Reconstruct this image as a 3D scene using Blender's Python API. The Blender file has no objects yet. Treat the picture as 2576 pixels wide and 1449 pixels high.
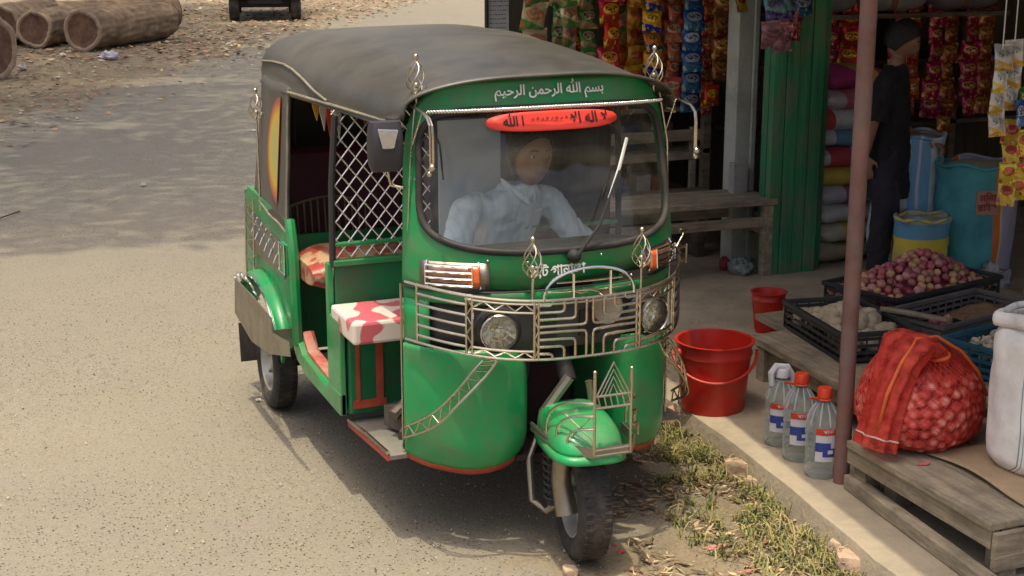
import bpy, bmesh, math, random
from mathutils import Vector, Matrix, Euler, noise
R = math.radians
PI = math.pi
sc = bpy.context.scene
C = sc.collection
rnd = random.Random(11)

# ------------------------------------------------------------------ camera
F, PITCH, YAW = 3620.0, R(14.03), R(22.6)
CAM = Vector((-2.004, -4.189, 2.117))
FW = Vector((math.sin(YAW)*math.cos(PITCH), math.cos(YAW)*math.cos(PITCH), -math.sin(PITCH)))
RT = Vector((math.cos(YAW), -math.sin(YAW), 0))
UP = RT.cross(FW)
cd = bpy.data.cameras.new('camera'); co = bpy.data.objects.new('camera', cd); C.objects.link(co)
co.matrix_world = Matrix(((RT.x, UP.x, -FW.x, CAM.x), (RT.y, UP.y, -FW.y, CAM.y), (RT.z, UP.z, -FW.z, CAM.z), (0, 0, 0, 1)))
cd.sensor_width = 36; cd.lens = 36*F/2576; cd.clip_end = 800; cd.clip_start = .05
sc.camera = co

# ------------------------------------------------------------------ sky, sun, exposure
SUN = Vector((-.14, -.11, 1)).normalized()
w = bpy.data.worlds.new('World'); sc.world = w; w.use_nodes = True
nt = w.node_tree; bg = nt.nodes['Background']
sky = nt.nodes.new('ShaderNodeTexSky'); sky.sky_type = 'NISHITA'; sky.sun_disc = False
sky.sun_elevation = math.asin(SUN.z); sky.sun_rotation = math.atan2(SUN.x, SUN.y)
sky.air_density = .75; sky.dust_density = 9.0; sky.ozone_density = 1.0
nt.links.new(sky.outputs[0], bg.inputs[0]); bg.inputs[1].default_value = .15
sl = bpy.data.lights.new('sun', 'SUN'); sl.energy = 2.0; sl.angle = R(.6); sl.color = (1, .91, .70)
so = bpy.data.objects.new('sun', sl); C.objects.link(so)
so.rotation_euler = (-SUN).to_track_quat('-Z', 'Y').to_euler(); so.location = (0, 0, 20)
vs = sc.view_settings; vs.view_transform = 'Standard'; vs.look = 'None'; vs.gamma = 1; vs.use_curve_mapping = False
vs.exposure = .60
sc.cycles.max_bounces = 8; sc.cycles.transparent_max_bounces = 12
sc.cycles.sample_clamp_indirect = 4

# ------------------------------------------------------------------ helpers
def ray(px, py):
    return RT*(px-1288) + UP*(724.5-py) + FW*F
def at(px, py, ax, v):      # a point measured on the plane axis=v
    d = ray(px, py); t = (v-CAM[ax])/d[ax]; return CAM + d*t
def G(px, py, z=0): return at(px, py, 2, z)

def mat(name, col, rough=.6, metal=0, var=.18, scale=6, col2=None, bump=0, bscale=60, coat=0, dirt=None, dscale=2.5, damt=.5, stretch=None, rnd_obj=0, spec=.5, trans=0, alpha=1, ior=1.45, thr=(.45, .65)):
    m = bpy.data.materials.new(name); m.use_nodes = True; n = m.node_tree; L = n.links
    b = n.nodes['Principled BSDF']
    b.inputs['Roughness'].default_value = rough; b.inputs['Metallic'].default_value = metal
    b.inputs['Coat Weight'].default_value = coat; b.inputs['Coat Roughness'].default_value = .12
    b.inputs['Specular IOR Level'].default_value = spec; b.inputs['Transmission Weight'].default_value = trans
    b.inputs['IOR'].default_value = ior; b.inputs['Alpha'].default_value = alpha
    tc = n.nodes.new('ShaderNodeTexCoord'); src = tc.outputs['Object']
    if stretch:
        mp = n.nodes.new('ShaderNodeMapping'); mp.inputs['Scale'].default_value = stretch
        L.new(src, mp.inputs[0]); src = mp.outputs[0]
    tn = n.nodes.new('ShaderNodeTexNoise'); tn.inputs['Scale'].default_value = scale; tn.inputs['Detail'].default_value = 6
    tn.inputs['Roughness'].default_value = .65
    L.new(src, tn.inputs['Vector'])
    c2 = col2 if col2 else tuple(max(0, c*(1-var*1.6)) for c in col)
    c1 = col if col2 else tuple(min(1, c*(1+var)) for c in col)
    mr = n.nodes.new('ShaderNodeMapRange'); mr.inputs[1].default_value = .3; mr.inputs[2].default_value = .7
    L.new(tn.outputs['Fac'], mr.inputs[0])
    mx = n.nodes.new('ShaderNodeMix'); mx.data_type = 'RGBA'
    mx.inputs[6].default_value = (*c1, 1); mx.inputs[7].default_value = (*c2, 1)
    L.new(mr.outputs[0], mx.inputs[0]); out = mx.outputs[2]
    if dirt:
        dn = n.nodes.new('ShaderNodeTexNoise'); dn.inputs['Scale'].default_value = dscale; dn.inputs['Detail'].default_value = 8
        dn.inputs['Roughness'].default_value = .7
        L.new(tc.outputs['Object'], dn.inputs['Vector'])
        dr = n.nodes.new('ShaderNodeMapRange'); dr.inputs[1].default_value = thr[0]; dr.inputs[2].default_value = thr[1]; dr.inputs[4].default_value = damt
        L.new(dn.outputs['Fac'], dr.inputs[0])
        dm = n.nodes.new('ShaderNodeMix'); dm.data_type = 'RGBA'; dm.inputs[7].default_value = (*dirt, 1)
        L.new(dr.outputs[0], dm.inputs[0]); L.new(out, dm.inputs[6]); out = dm.outputs[2]
        rr = n.nodes.new('ShaderNodeMapRange'); rr.inputs[3].default_value = rough; rr.inputs[4].default_value = min(1, rough+.4)
        L.new(dr.outputs[0], rr.inputs[0]); L.new(rr.outputs[0], b.inputs['Roughness'])
    if rnd_obj:
        oi = n.nodes.new('ShaderNodeObjectInfo'); hs = n.nodes.new('ShaderNodeHueSaturation')
        r2 = n.nodes.new('ShaderNodeMapRange'); r2.inputs[3].default_value = 1-rnd_obj; r2.inputs[4].default_value = 1+rnd_obj
        L.new(oi.outputs['Random'], r2.inputs[0]); L.new(r2.outputs[0], hs.inputs['Value']); L.new(out, hs.inputs['Color']); out = hs.outputs[0]
    L.new(out, b.inputs['Base Color'])
    if bump:
        bn = n.nodes.new('ShaderNodeTexNoise'); bn.inputs['Scale'].default_value = bscale; bn.inputs['Detail'].default_value = 4
        L.new(src, bn.inputs['Vector'])
        bp = n.nodes.new('ShaderNodeBump'); bp.inputs['Strength'].default_value = bump; bp.inputs['Distance'].default_value = .01
        L.new(bn.outputs['Fac'], bp.inputs['Height']); L.new(bp.outputs[0], b.inputs['Normal'])
    return m

class MB:
    def __init__(s): s.v = []; s.f = []
    def add(s, vs, fs, M=None):
        o = len(s.v)
        for v in vs:
            v = Vector(v); s.v.append(tuple(M @ v) if M else tuple(v))
        for f in fs: s.f.append([i+o for i in f])
        return s
    def box(s, c, d, rot=(0, 0, 0), taper=0):
        x, y, z = d[0]/2, d[1]/2, d[2]/2; t = 1-taper
        vs = [(-x, -y, -z), (x, -y, -z), (x, y, -z), (-x, y, -z), (-x*t, -y*t, z), (x*t, -y*t, z), (x*t, y*t, z), (-x*t, y*t, z)]
        return s.add(vs, [(0, 3, 2, 1), (4, 5, 6, 7), (0, 1, 5, 4), (1, 2, 6, 5), (2, 3, 7, 6), (3, 0, 4, 7)], Matrix.Translation(c) @ Euler(rot).to_matrix().to_4x4())
    def tube(s, pts, r, n=6, closed=False):
        pts = [Vector(p) for p in pts]; N = len(pts)
        rs = r if isinstance(r, (list, tuple)) else [r]*N
        rings = []; prev = None
        for i, p in enumerate(pts):
            if closed: t = pts[(i+1) % N]-pts[i-1]
            else: t = pts[min(i+1, N-1)]-pts[max(i-1, 0)]
            if t.length < 1e-9: t = Vector((0, 0, 1))
            t.normalize()
            if prev is None:
                a = Vector((0, 0, 1)) if abs(t.z) < .9 else Vector((1, 0, 0)); u = t.cross(a).normalized()
            else:
                u = prev-t*prev.dot(t)
                u = u.normalized() if u.length > 1e-6 else t.orthogonal().normalized()
            prev = u; wv = t.cross(u)
            rings.append([p+(u*math.cos(2*PI*k/n)+wv*math.sin(2*PI*k/n))*rs[i] for k in range(n)])
        vs = [q for g in rings for q in g]; fs = []
        for i in range(N if closed else N-1):
            j = (i+1) % N
            for k in range(n):
                fs.append((i*n+k, i*n+(k+1) % n, j*n+(k+1) % n, j*n+k))
        if not closed:
            fs.append(tuple(range(n))[::-1]); fs.append(tuple((N-1)*n+k for k in range(n)))
        return s.add(vs, fs)
    def lathe(s, prof, c=(0, 0, 0), n=24, rot=(0, 0, 0), cap=True):
        vs = []; fs = []
        for (r, z) in prof:
            for k in range(n):
                a = 2*PI*k/n; vs.append((r*math.cos(a), r*math.sin(a), z))
        m = len(prof)
        for i in range(m-1):
            for k in range(n):
                fs.append((i*n+k, i*n+(k+1) % n, (i+1)*n+(k+1) % n, (i+1)*n+k))
        if cap:
            fs.append(tuple(range(n))[::-1]); fs.append(tuple((m-1)*n+k for k in range(n)))
        return s.add(vs, fs, Matrix.Translation(c) @ Euler(rot).to_matrix().to_4x4())
    def sphere(s, c, r, n=10, m=7):
        rr = r if isinstance(r, (tuple, list)) else (r, r, r)
        prof = [(max(1e-4, math.sin(PI*i/m)), -math.cos(PI*i/m)) for i in range(m+1)]
        o = MB(); o.lathe(prof, n=n)
        return s.add([(c[0]+v[0]*rr[0], c[1]+v[1]*rr[1], c[2]+v[2]*rr[2]) for v in o.v], o.f)
    def grid(s, fn, nu, nv, closed_u=False):
        vs = [fn(i/(nu if closed_u else nu-1), j/(nv-1)) for j in range(nv) for i in range(nu)]; fs = []
        for j in range(nv-1):
            for i in range(nu if closed_u else nu-1):
                k = (i+1) % nu
                fs.append((j*nu+i, j*nu+k, (j+1)*nu+k, (j+1)*nu+i))
        return s.add(vs, fs)
    def prism(s, poly, ax, a, b):   # polygon in the two other axes, extruded along ax from a to b
        n = len(poly)
        def mk(p, t):
            q = list(p); q.insert(ax, t); return tuple(q)
        vs = [mk(p, a) for p in poly]+[mk(p, b) for p in poly]
        fs = [tuple(range(n))[::-1], tuple(range(n, 2*n))]+[(i, (i+1) % n, n+(i+1) % n, n+i) for i in range(n)]
        return s.add(vs, fs)
    def build(s, name, m, parent=None, smooth=False, solid=0, bevel=0, sub=0, angle=40, offset=-1):
        me = bpy.data.meshes.new(name); me.from_pydata(s.v, [], s.f); me.validate()
        bm = bmesh.new(); bm.from_mesh(me); bmesh.ops.recalc_face_normals(bm, faces=bm.faces); bm.to_mesh(me); bm.free()
        if smooth:
            for p in me.polygons: p.use_smooth = True
            if angle < 180:
                try: me.set_sharp_from_angle(angle=R(angle))
                except Exception: pass
        o = bpy.data.objects.new(name, me); C.objects.link(o)
        if m: me.materials.append(m)
        if parent: o.parent = parent
        if sub:
            q = o.modifiers.new('s', 'SUBSURF'); q.levels = q.render_levels = sub
        if solid:
            q = o.modifiers.new('t', 'SOLIDIFY'); q.thickness = solid; q.offset = offset
        if bevel:
            q = o.modifiers.new('b', 'BEVEL'); q.width = bevel; q.segments = 2; q.limit_method = 'ANGLE'
        return o

def tag(o, label, cat, group=None, kind=None):
    o['label'] = label; o['category'] = cat
    if group: o['group'] = group
    if kind: o['kind'] = kind
    return o
def thing(name, label, cat, loc=(0, 0, 0), rz=0, group=None):
    o = bpy.data.objects.new(name, None); C.objects.link(o); o.location = loc; o.rotation_euler = (0, 0, rz)
    o.empty_display_size = .1
    return tag(o, label, cat, group)
def struct(o): o['kind'] = 'structure'; return o
def dup(o, loc=None, rot=None, label=None, scale=None, parent=None):
    c = o.copy(); C.objects.link(c)
    if parent: c.parent = parent
    for ch in [x for x in bpy.data.objects if x.parent == o]: dup(ch, parent=c)
    if loc is not None: c.location = loc
    if rot is not None: c.rotation_euler = rot
    if scale is not None: c.scale = scale
    if label: c['label'] = label
    return c

def text_mesh(txt, size, fn, name, m, parent, bold=.0, center=True):
    cu = bpy.data.curves.new(name, 'FONT'); cu.body = txt; cu.size = size; cu.offset = bold; cu.resolution_u = 4
    if center: cu.align_x = 'CENTER'
    o = bpy.data.objects.new(name+'_tmp', cu); C.objects.link(o)
    dg = bpy.context.evaluated_depsgraph_get(); me = o.evaluated_get(dg).to_mesh()
    b = MB(); b.v = [tuple(fn(v.co.x, v.co.y)) for v in me.vertices]; b.f = [list(p.vertices) for p in me.polygons]
    o.evaluated_get(dg).to_mesh_clear(); bpy.data.objects.remove(o); bpy.data.curves.remove(cu)
    return b.build(name, m, parent)

# ------------------------------------------------------------------ materials
GREEN = mat('green_paint', (.010, .27, .075), .33, 0, .12, 3, coat=.22, dirt=(.13, .165, .09), damt=.72, dscale=7, thr=(.43, .70), spec=.5, bump=.07, bscale=6)
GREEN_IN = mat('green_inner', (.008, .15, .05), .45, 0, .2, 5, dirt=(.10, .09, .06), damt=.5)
CHROME = mat('steel_rod', (.62, .55, .43), .26, 1, .10, 30, dirt=(.26, .19, .11), damt=.4, dscale=9)
BRIGHT = mat('bright_chrome', (.85, .83, .80), .10, 1, .05, 10)
STEEL = mat('brushed_steel', (.36, .32, .26), .42, 1, .12, 5, dirt=(.20, .16, .10), damt=.5, dscale=4, bump=.1, bscale=90)
BLACKR = mat('black_rubber', (.022, .020, .022), .6, 0, .25, 12, dirt=(.10, .08, .06), damt=.5)
TYRE = mat('dusty_tyre', (.035, .032, .030), .85, 0, .3, 14, dirt=(.14, .115, .085), damt=.7, dscale=5, bump=.3, bscale=80)
TARP = mat('canopy_fabric', (.032, .031, .026), .36, 0, .2, 1.6, dirt=(.145, .134, .104), damt=.75, dscale=.9, thr=(.30, .75), bump=.3, bscale=8, spec=.7)
DARK = mat('dark_trim', (.02, .018, .018), .7, 0, .2, 6)
GREY_IN = mat('grey_plastic', (.06, .055, .06), .6, 0, .2, 6)
WHITE = mat('white_paint', (.75, .76, .74), .6, 0, .05, 8)
ORANGE = mat('amber_lens', (.75, .14, .02), .15, 0, .2, 30, coat=.6)
REDP = mat('red_trim', (.42, .06, .03), .6, 0, .25, 9, dirt=(.3, .16, .10), damt=.6)
CONC = mat('concrete', (.42, .36, .27), .9, 0, .14, 2.2, dirt=(.27, .235, .19), damt=.6, dscale=5, bump=.5, bscale=40)
WOOD = mat('weathered_wood', (.33, .275, .19), .85, 0, .28, 3, stretch=(1, 9, 9), bump=.5, bscale=10, dirt=(.12, .10, .08), damt=.6, dscale=7)
WOODX = mat('weathered_board', (.33, .275, .19), .85, 0, .28, 3, stretch=(9, 1, 9), bump=.5, bscale=10, dirt=(.12, .10, .08), damt=.6, dscale=7)
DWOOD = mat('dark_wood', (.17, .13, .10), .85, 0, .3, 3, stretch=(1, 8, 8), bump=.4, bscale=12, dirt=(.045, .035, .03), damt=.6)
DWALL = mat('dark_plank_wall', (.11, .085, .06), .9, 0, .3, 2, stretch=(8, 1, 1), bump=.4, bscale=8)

# ------------------------------------------------------------------ ground, road, pavement
def road_material(name):
    m = bpy.data.materials.new(name); m.use_nodes = True; n = m.node_tree; L = n.links; b = n.nodes['Principled BSDF']
    b.inputs['Roughness'].default_value = .92; b.inputs['Specular IOR Level'].default_value = .25
    tc = n.nodes.new('ShaderNodeTexCoord'); o = tc.outputs['Object']
    def nz(s, d=5, r=.6):
        t = n.nodes.new('ShaderNodeTexNoise'); t.inputs['Scale'].default_value = s; t.inputs['Detail'].default_value = d; t.inputs['Roughness'].default_value = r
        L.new(o, t.inputs['Vector']); return t.outputs['Fac']
    def rng(x, a, b_, c=0, d=1):
        t = n.nodes.new('ShaderNodeMapRange'); L.new(x, t.inputs[0])
        for i, v in enumerate((a, b_, c, d)): t.inputs[i+1].default_value = v
        return t.outputs[0]
    def mix(f, a, b_):
        t = n.nodes.new('ShaderNodeMix'); t.data_type = 'RGBA'
        if isinstance(f, float): t.inputs[0].default_value = f
        else: L.new(f, t.inputs[0])
        for i, v in ((6, a), (7, b_)):
            if isinstance(v, tuple): t.inputs[i].default_value = (*v, 1)
            else: L.new(v, t.inputs[i])
        return t.outputs[2]
    def mth(op, a, b_):
        t = n.nodes.new('ShaderNodeMath'); t.operation = op
        for i, v in ((0, a), (1, b_)):
            if isinstance(v, (int, float)): t.inputs[i].default_value = v
            else: L.new(v, t.inputs[i])
        return t.outputs[0]
    at_ = n.nodes.new('ShaderNodeAttribute'); at_.attribute_name = 'dirt'; dirt = at_.outputs['Fac']
    base = mix(rng(nz(.7, 4), .3, .7), (.258, .231, .170), (.228, .206, .156))
    sp_ = n.nodes.new('ShaderNodeSeparateXYZ'); L.new(o, sp_.inputs[0])
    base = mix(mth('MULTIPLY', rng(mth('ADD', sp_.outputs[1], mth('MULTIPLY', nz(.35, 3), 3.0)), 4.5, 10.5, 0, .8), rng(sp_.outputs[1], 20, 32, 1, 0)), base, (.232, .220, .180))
    base = mix(rng(nz(3.5, 6, .7), .45, .75, 0, .5), base, (.255, .215, .145))
    # fine aggregate: pale and dark grains
    base = mix(rng(nz(90, 2), .35, .65, 0, .55), base, (.16, .14, .105))
    v = n.nodes.new('ShaderNodeTexVoronoi'); v.inputs['Scale'].default_value = 80; v.inputs['Randomness'].default_value = 1; L.new(o, v.inputs['Vector'])
    sepc = n.nodes.new('ShaderNodeSeparateColor'); L.new(v.outputs['Color'], sepc.inputs[0])
    size = rng(sepc.outputs[0], .40, 1, .02, .42)
    spot = mth('LESS_THAN', v.outputs['Distance'], size)
    dens = rng(nz(.8, 3), .35, .60, .25, 1.0)
    spot = mth('MULTIPLY', spot, dens)
    road = mix(spot, base, (.045, .038, .030))
    vc = n.nodes.new('ShaderNodeTexVoronoi'); vc.feature = 'DISTANCE_TO_EDGE'; vc.inputs['Scale'].default_value = .8; L.new(o, vc.inputs['Vector'])
    wn = n.nodes.new('ShaderNodeTexNoise'); wn.inputs['Scale'].default_value = 3; wn.inputs['Detail'].default_value = 6; L.new(o, wn.inputs['Vector'])
    va = n.nodes.new('ShaderNodeMix'); va.data_type = 'RGBA'; va.inputs[0].default_value = .25; L.new(o, va.inputs[6]); L.new(wn.outputs['Color'], va.inputs[7]); L.new(va.outputs[2], vc.inputs['Vector'])
    road = mix(mth('MULTIPLY', mth('LESS_THAN', vc.outputs['Distance'], .0045), rng(nz(.9, 3), .55, .65, 0, .35)), road, (.10, .085, .065))
    road = mix(rng(nz(1.4, 5, .75), .56, .68, 0, .22), road, (.18, .16, .125))
    st = mth('MULTIPLY', rng(nz(2.3, 2, .4), .66, .72, 0, .45), 1.0)
    road = mix(st, road, (.23, .19, .17))
    # swept dirt and leaf litter beside it
    d1 = mix(rng(nz(5, 6), .3, .7), (.265, .21, .13), (.205, .165, .108))
    d1 = mix(rng(nz(38, 4, .8), .50, .66, 0, .8), d1, (.11, .08, .05))
    d1 = mix(rng(nz(60, 3, .8), .58, .68, 0, .7), d1, (.34, .28, .17))
    edge = mth('ADD', dirt, rng(nz(2.2, 8, .75), .25, .75, -.5, .5))
    ef = rng(edge, .38, .72)
    col = mix(ef, road, d1)
    L.new(col, b.inputs['Base Color'])
    bp = n.nodes.new('ShaderNodeBump'); bp.inputs['Strength'].default_value = .6; bp.inputs['Distance'].default_value = .006
    h = mth('ADD', nz(110, 3), mth('MULTIPLY', spot, -.8)); L.new(h, bp.inputs['Height']); L.new(bp.outputs[0], b.inputs['Normal'])
    return m
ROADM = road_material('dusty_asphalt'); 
big = MB().grid(lambda u, v: (-300+600*u, -300+600*v, -.006), 3, 3).build('ground', mat('dry_earth', (.42, .33, .21), .95, 0, .2, 1.5, dirt=(.22, .16, .10), damt=.6, dscale=9, bump=.5, bscale=30))
struct(big)
# litter line far side of the road, measured on the ground
LL = [(-8, 6.5), (-3.2, 8.8), (-1.16, 12.2), (-.28, 13.5), (.78, 15.35), (2.0, 17.75), (3.07, 19.9), (4.25, 22.3), (5.44, 24.8), (7.16, 28.2), (10.4, 33.8), (12.5, 37.7), (22, 56)]
def litter_dist(x, y):
    # signed distance past the line (positive = leaf litter)
    best = 9e9; sgn = 1
    for (a, b) in zip(LL[:-1], LL[1:]):
        ax, ay = a; bx, by = b; dx, dy = bx-ax, by-ay; t = max(0, min(1, ((x-ax)*dx+(y-ay)*dy)/(dx*dx+dy*dy)))
        qx, qy = ax+dx*t, ay+dy*t; d = math.hypot(x-qx, y-qy)
        if d < best: best = d; sgn = 1 if (dx*(y-ay)-dy*(x-ax)) > 0 else -1
    return best*sgn
KL = [(.50, -3.2), (.66, -1.5), (.76, -.73), (.86, 0), (.92, .5), (.945, .85), (.95, 1.3), (.99, 2.2), (1.02, 3.3), (1.05, 5.2)]
def kerb_x(y):
    for (a, b) in zip(KL[:-1], KL[1:]):
        if a[1] <= y <= b[1]: return a[0]+(b[0]-a[0])*(y-a[1])/(b[1]-a[1])
    return KL[0][0] if y < KL[0][1] else KL[-1][0]
# one fine sheet: asphalt turning into packed dirt beside the kerb and into litter by the logs
def axis(vals):
    out = []
    for (a, b, s) in vals:
        k = a
        while k < b-1e-6: out.append(k); k += s
    out.append(vals[-1][1]); return out
xs = axis([(-60, -8, 4), (-8, -2, .5), (-2, 2.6, .16), (2.6, 14, .5), (14, 70, 4)])
ys = axis([(-30, -4, 2), (-4, 3, .16), (3, 30, .5), (30, 60, 2), (60, 120, 8)])
rv = []; da = []
for y in ys:
    for x in xs:
        kx = kerb_x(y); d1 = (x-(kx-.55-.25*max(0, -y)+.12*math.sin(y*2)))/.35 if y < 3.2 else 0
        front = (-(y)-.28-(.25*max(0, x+.1)))/.25 if x > -.75 else -1
        near = min(1, max(0, min(1, d1)))
        f2 = min(1, max(0, (x+.55-.2*(-y))/.5))*min(1, max(0, (.55-y)/.6))*.75
        ld = litter_dist(x, y)
        da.append(max(near, f2, min(1, max(0, ld/2.4+.35))))
        z = 0 + .010*noise.noise(Vector((x*1.3, y*1.3, 0))) + .006*max(near, f2)*noise.noise(Vector((x*7, y*7, 3)))
        rv.append((x, y, z-.004 if abs(x) < 8 else 0))
nx = len(xs); rf = [(j*nx+i, j*nx+i+1, (j+1)*nx+i+1, (j+1)*nx+i) for j in range(len(ys)-1) for i in range(nx-1)]
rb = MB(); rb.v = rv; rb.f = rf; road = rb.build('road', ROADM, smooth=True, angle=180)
atr = road.data.attributes.new('dirt', 'FLOAT', 'POINT'); atr.data.foreach_set('value', da)
struct(road)
big.location.z = -.05

# pavement (raised concrete plinth of the shops) with a worn kerb edge
pb = MB(); N = 60; top = []; low = []
for i in range(N+1):
    y = -3.2+(8.2)*i/N; x = kerb_x(y)+.012*noise.noise(Vector((0, y*6, 1)))+.01*noise.noise(Vector((0, y*19, 5)))
    top.append((x+.012, y, .098+.004*noise.noise(Vector((3, y*9, 0))))); low.append((x-.01+.012*noise.noise(Vector((7, y*11, 2))), y, -.03))
n = len(top)
pb.v = low+[(p[0]-.006, p[1], .078) for p in top]+top+[(p[0]+.16, p[1], .102) for p in top]+[(7.5, p[1], .102) for p in top]
for k in range(4):
    for i in range(n-1): pb.f.append((k*n+i, k*n+i+1, (k+1)*n+i+1, (k+1)*n+i))
struct(pb.build('pavement', mat('pavement_concrete', (.40, .335, .24), .92, 0, .13, 2.6, dirt=(.24, .21, .16), damt=.65, dscale=4.5, bump=.6, bscale=35), smooth=True, angle=50))

# ================================================================== auto rickshaw
RK = thing('auto_rickshaw', 'green three wheeled auto rickshaw with black fabric canopy and steel rod guards', 'auto rickshaw')
def shape(z):        # front shell: y0, half width, depth of curve at height z
    T = [(.28, .115, .515, .26), (.94, .10, .52, .25), (1.07, .115, .52, .235), (1.52, .285, .487, .115), (1.64, .305, .47, .10)]
    if z <= T[0][0]: return T[0][1:]
    for a, b in zip(T[:-1], T[1:]):
        if z <= b[0]:
            t = (z-a[0])/(b[0]-a[0]); return tuple(a[i]+(b[i]-a[i])*t for i in (1, 2, 3))
    return T[-1][1:]
def shell(u, z, off=0):
    y0, wd, d = shape(z); x = u*wd; y = y0+d*abs(u)**3.2
    if off:
        e = 1e-3; a = shell(u-e, z); b = shell(u+e, z); c = shell(u, z-e); dd = shell(u, z+e)
        nrm = (b-a).cross(dd-c).normalized()
        return Vector((x, y, z))+nrm*off
    return Vector((x, y, z))
def sgnp(c, p): return math.copysign(abs(c)**p, c)
def ws_edge(a, grow=0):   # windscreen outline in (u, z)
    u = (.905+grow/.5)*sgnp(math.cos(a), 2/6.0); s = sgnp(math.sin(a), 2/6.0)
    top = 1.525+grow; bot = 1.068-grow; zc = (top+bot)/2; z = zc+s*(top-bot)/2
    if s < 0: z += .035*u*u
    return u, z
def out_edge(a):
    p = 2/3.6 if math.sin(a) > 0 else 2/60.0
    pu = 2/7.0 if math.sin(a) > 0 else 2/60.0
    u = sgnp(math.cos(a), pu); s = sgnp(math.sin(a), p)
    z = 1.27+s*(.358 if s > 0 else .33)
    return u, z
def frame_fn(i, j):
    a = 2*PI*i; e = ws_edge(a); o = out_edge(a); t = j
    return shell(e[0]+(o[0]-e[0])*t, e[1]+(o[1]-e[1])*t)
b = MB().grid(frame_fn, 120, 7, closed_u=True)
b.build('front_frame', GREEN, RK, smooth=True, angle=60, solid=.014)
# header lettering
ar = "".join(chr(c) for c in reversed([0xFE91, 0xFEB4, 0xFEE2, 0x20, 0xFDF2, 0x20, 0xFE8D, 0xFEDF, 0xFEAE, 0xFEA3, 0xFEE4, 0xFEE6, 0x20, 0xFE8D, 0xFEDF, 0xFEAE, 0xFEA3, 0xFEF4, 0xFEE2]))
text_mesh(ar, .058, lambda x, y: shell((x*.76+.002)/.47, 1.572+y*.80, .008), 'header_lettering', WHITE, RK, bold=.0012)
bn = "F,\u099f \u0997\u09be\u09a8\u09be\u0999\u09be"
text_mesh(bn, .062, lambda x, y: shell((x*.72-.045)/.52, .985+y*.80, .006), 'cowl_lettering', WHITE, RK, bold=.0012)
for u_, z_ in ((-.55, 1.045), (-.30, 1.035), (.22, 1.04), (.62, 1.05), (-.93, 1.30), (.93, 1.30), (-.6, .952), (.45, .955)):
    p_ = shell(u_, z_, .004); MB().sphere(tuple(p_), .0055, 8, 6).build('bolt', BRIGHT, RK, smooth=True)
# windscreen glass and rubber
gm = bpy.data.materials.new('windscreen_glass'); gm.use_nodes = True
g = gm.node_tree; gb = g.nodes['Principled BSDF']; go = g.nodes['Material Output']
tr = g.nodes.new('ShaderNodeBsdfTransparent'); tr.inputs[0].default_value = (.93, .96, .94, 1)
gl = g.nodes.new('ShaderNodeBsdfGlossy'); gl.inputs['Roughness'].default_value = .02; gl.inputs[0].default_value = (.9, .95, 1, 1)
fr = g.nodes.new('ShaderNodeFresnel'); fr.inputs[0].default_value = 1.45
ms = g.nodes.new('ShaderNodeMixShader'); g.links.new(fr.outputs[0], ms.inputs[0]); g.links.new(tr.outputs[0], ms.inputs[1]); g.links.new(gl.outputs[0], ms.inputs[2])
df = g.nodes.new('ShaderNodeBsdfDiffuse'); df.inputs[0].default_value = (.5, .47, .38, 1)
dn = g.nodes.new('ShaderNodeTexNoise'); dn.inputs['Scale'].default_value = 5; dn.inputs['Detail'].default_value = 8
dmr = g.nodes.new('ShaderNodeMapRange'); dmr.inputs[1].default_value = .35; dmr.inputs[2].default_value = .8; dmr.inputs[3].default_value = .015; dmr.inputs[4].default_value = .09
g.links.new(dn.outputs[0], dmr.inputs[0])
m2 = g.nodes.new('ShaderNodeMixShader'); g.links.new(dmr.outputs[0], m2.inputs[0]); g.links.new(ms.outputs[0], m2.inputs[1]); g.links.new(df.outputs[0], m2.inputs[2])
g.links.new(m2.outputs[0], go.inputs[0])
MB().grid(lambda i, j: shell(*[(ws_edge(2*PI*i)[0]*j), 1.30+(ws_edge(2*PI*i)[1]-1.30)*j], -.006) if j > 0 else shell(0, 1.30, -.006), 96, 8, closed_u=True).build('windscreen', gm, RK, smooth=True, angle=180)
MB().tube([shell(*ws_edge(2*PI*i/120, .004), .004) for i in range(120)], .0125, 8, closed=True).build('windscreen_rubber', BLACKR, RK, smooth=True, angle=180)
# wiper
wp = MB(); A = shell(.01, 1.045, .012)
wp.lathe([(.024, 0), (.024, .012), (.014, .026), (.008, .03)], A, 14, rot=(R(85), 0, 0)).build('wiper_spindle', DARK, RK, smooth=True)
B_ = shell(.25/.5, 1.27, .03); Cc = shell(.60, 1.375, .026); D_ = shell(.22/.5*.8, 1.185, .026)
wa = MB().tube([A+Vector((0, -.025, 0)), shell(.2, 1.13, .035), shell(.42, 1.30, .030)], [.0065, .005, .004], 6).build('wiper_arm', DARK, RK)
MB().tube([shell(.32, 1.215, .020), shell(.43, 1.31, .024), shell(.54, 1.405, .020)], .0065, 6).build('wiper_blade', mat('grey_blade', (.55, .55, .52), .4, .3), wa)
# red visor sticker with dark lettering
STK = mat('red_sticker', (.82, .06, .04), .5, 0, .06, 8)
stz, sth = 1.480, .032
def st_fn(i, j):
    a = 2*PI*i; x = .245*sgnp(math.cos(a), .62)*j; z = stz+sth*sgnp(math.sin(a), .8)*j
    return shell(x/.5, z, .018)
st = MB().grid(st_fn, 64, 5, closed_u=True).build('visor_sticker', STK, RK, smooth=True, angle=180, solid=.002)
INK = mat('dark_ink', (.03, .02, .03), .6)
def stt(x, y): return shell(x/.5, stz+y, .021)
text_mesh("".join(chr(c) for c in reversed([0xFEFB, 0x20, 0xFE8D, 0xFEDF, 0xFEEA, 0x20, 0xFE8D, 0xFEFB])), .05, lambda x, y: stt(x+.135, y-.012), 'sticker_lettering', INK, st, bold=.0012)
text_mesh("".join(chr(c) for c in reversed([0xFE8D, 0x20, 0xFDF2])), .042, lambda x, y: stt(x-.150, y-.012), 'sticker_lettering', INK, st, bold=.0012)
b = MB()
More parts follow.
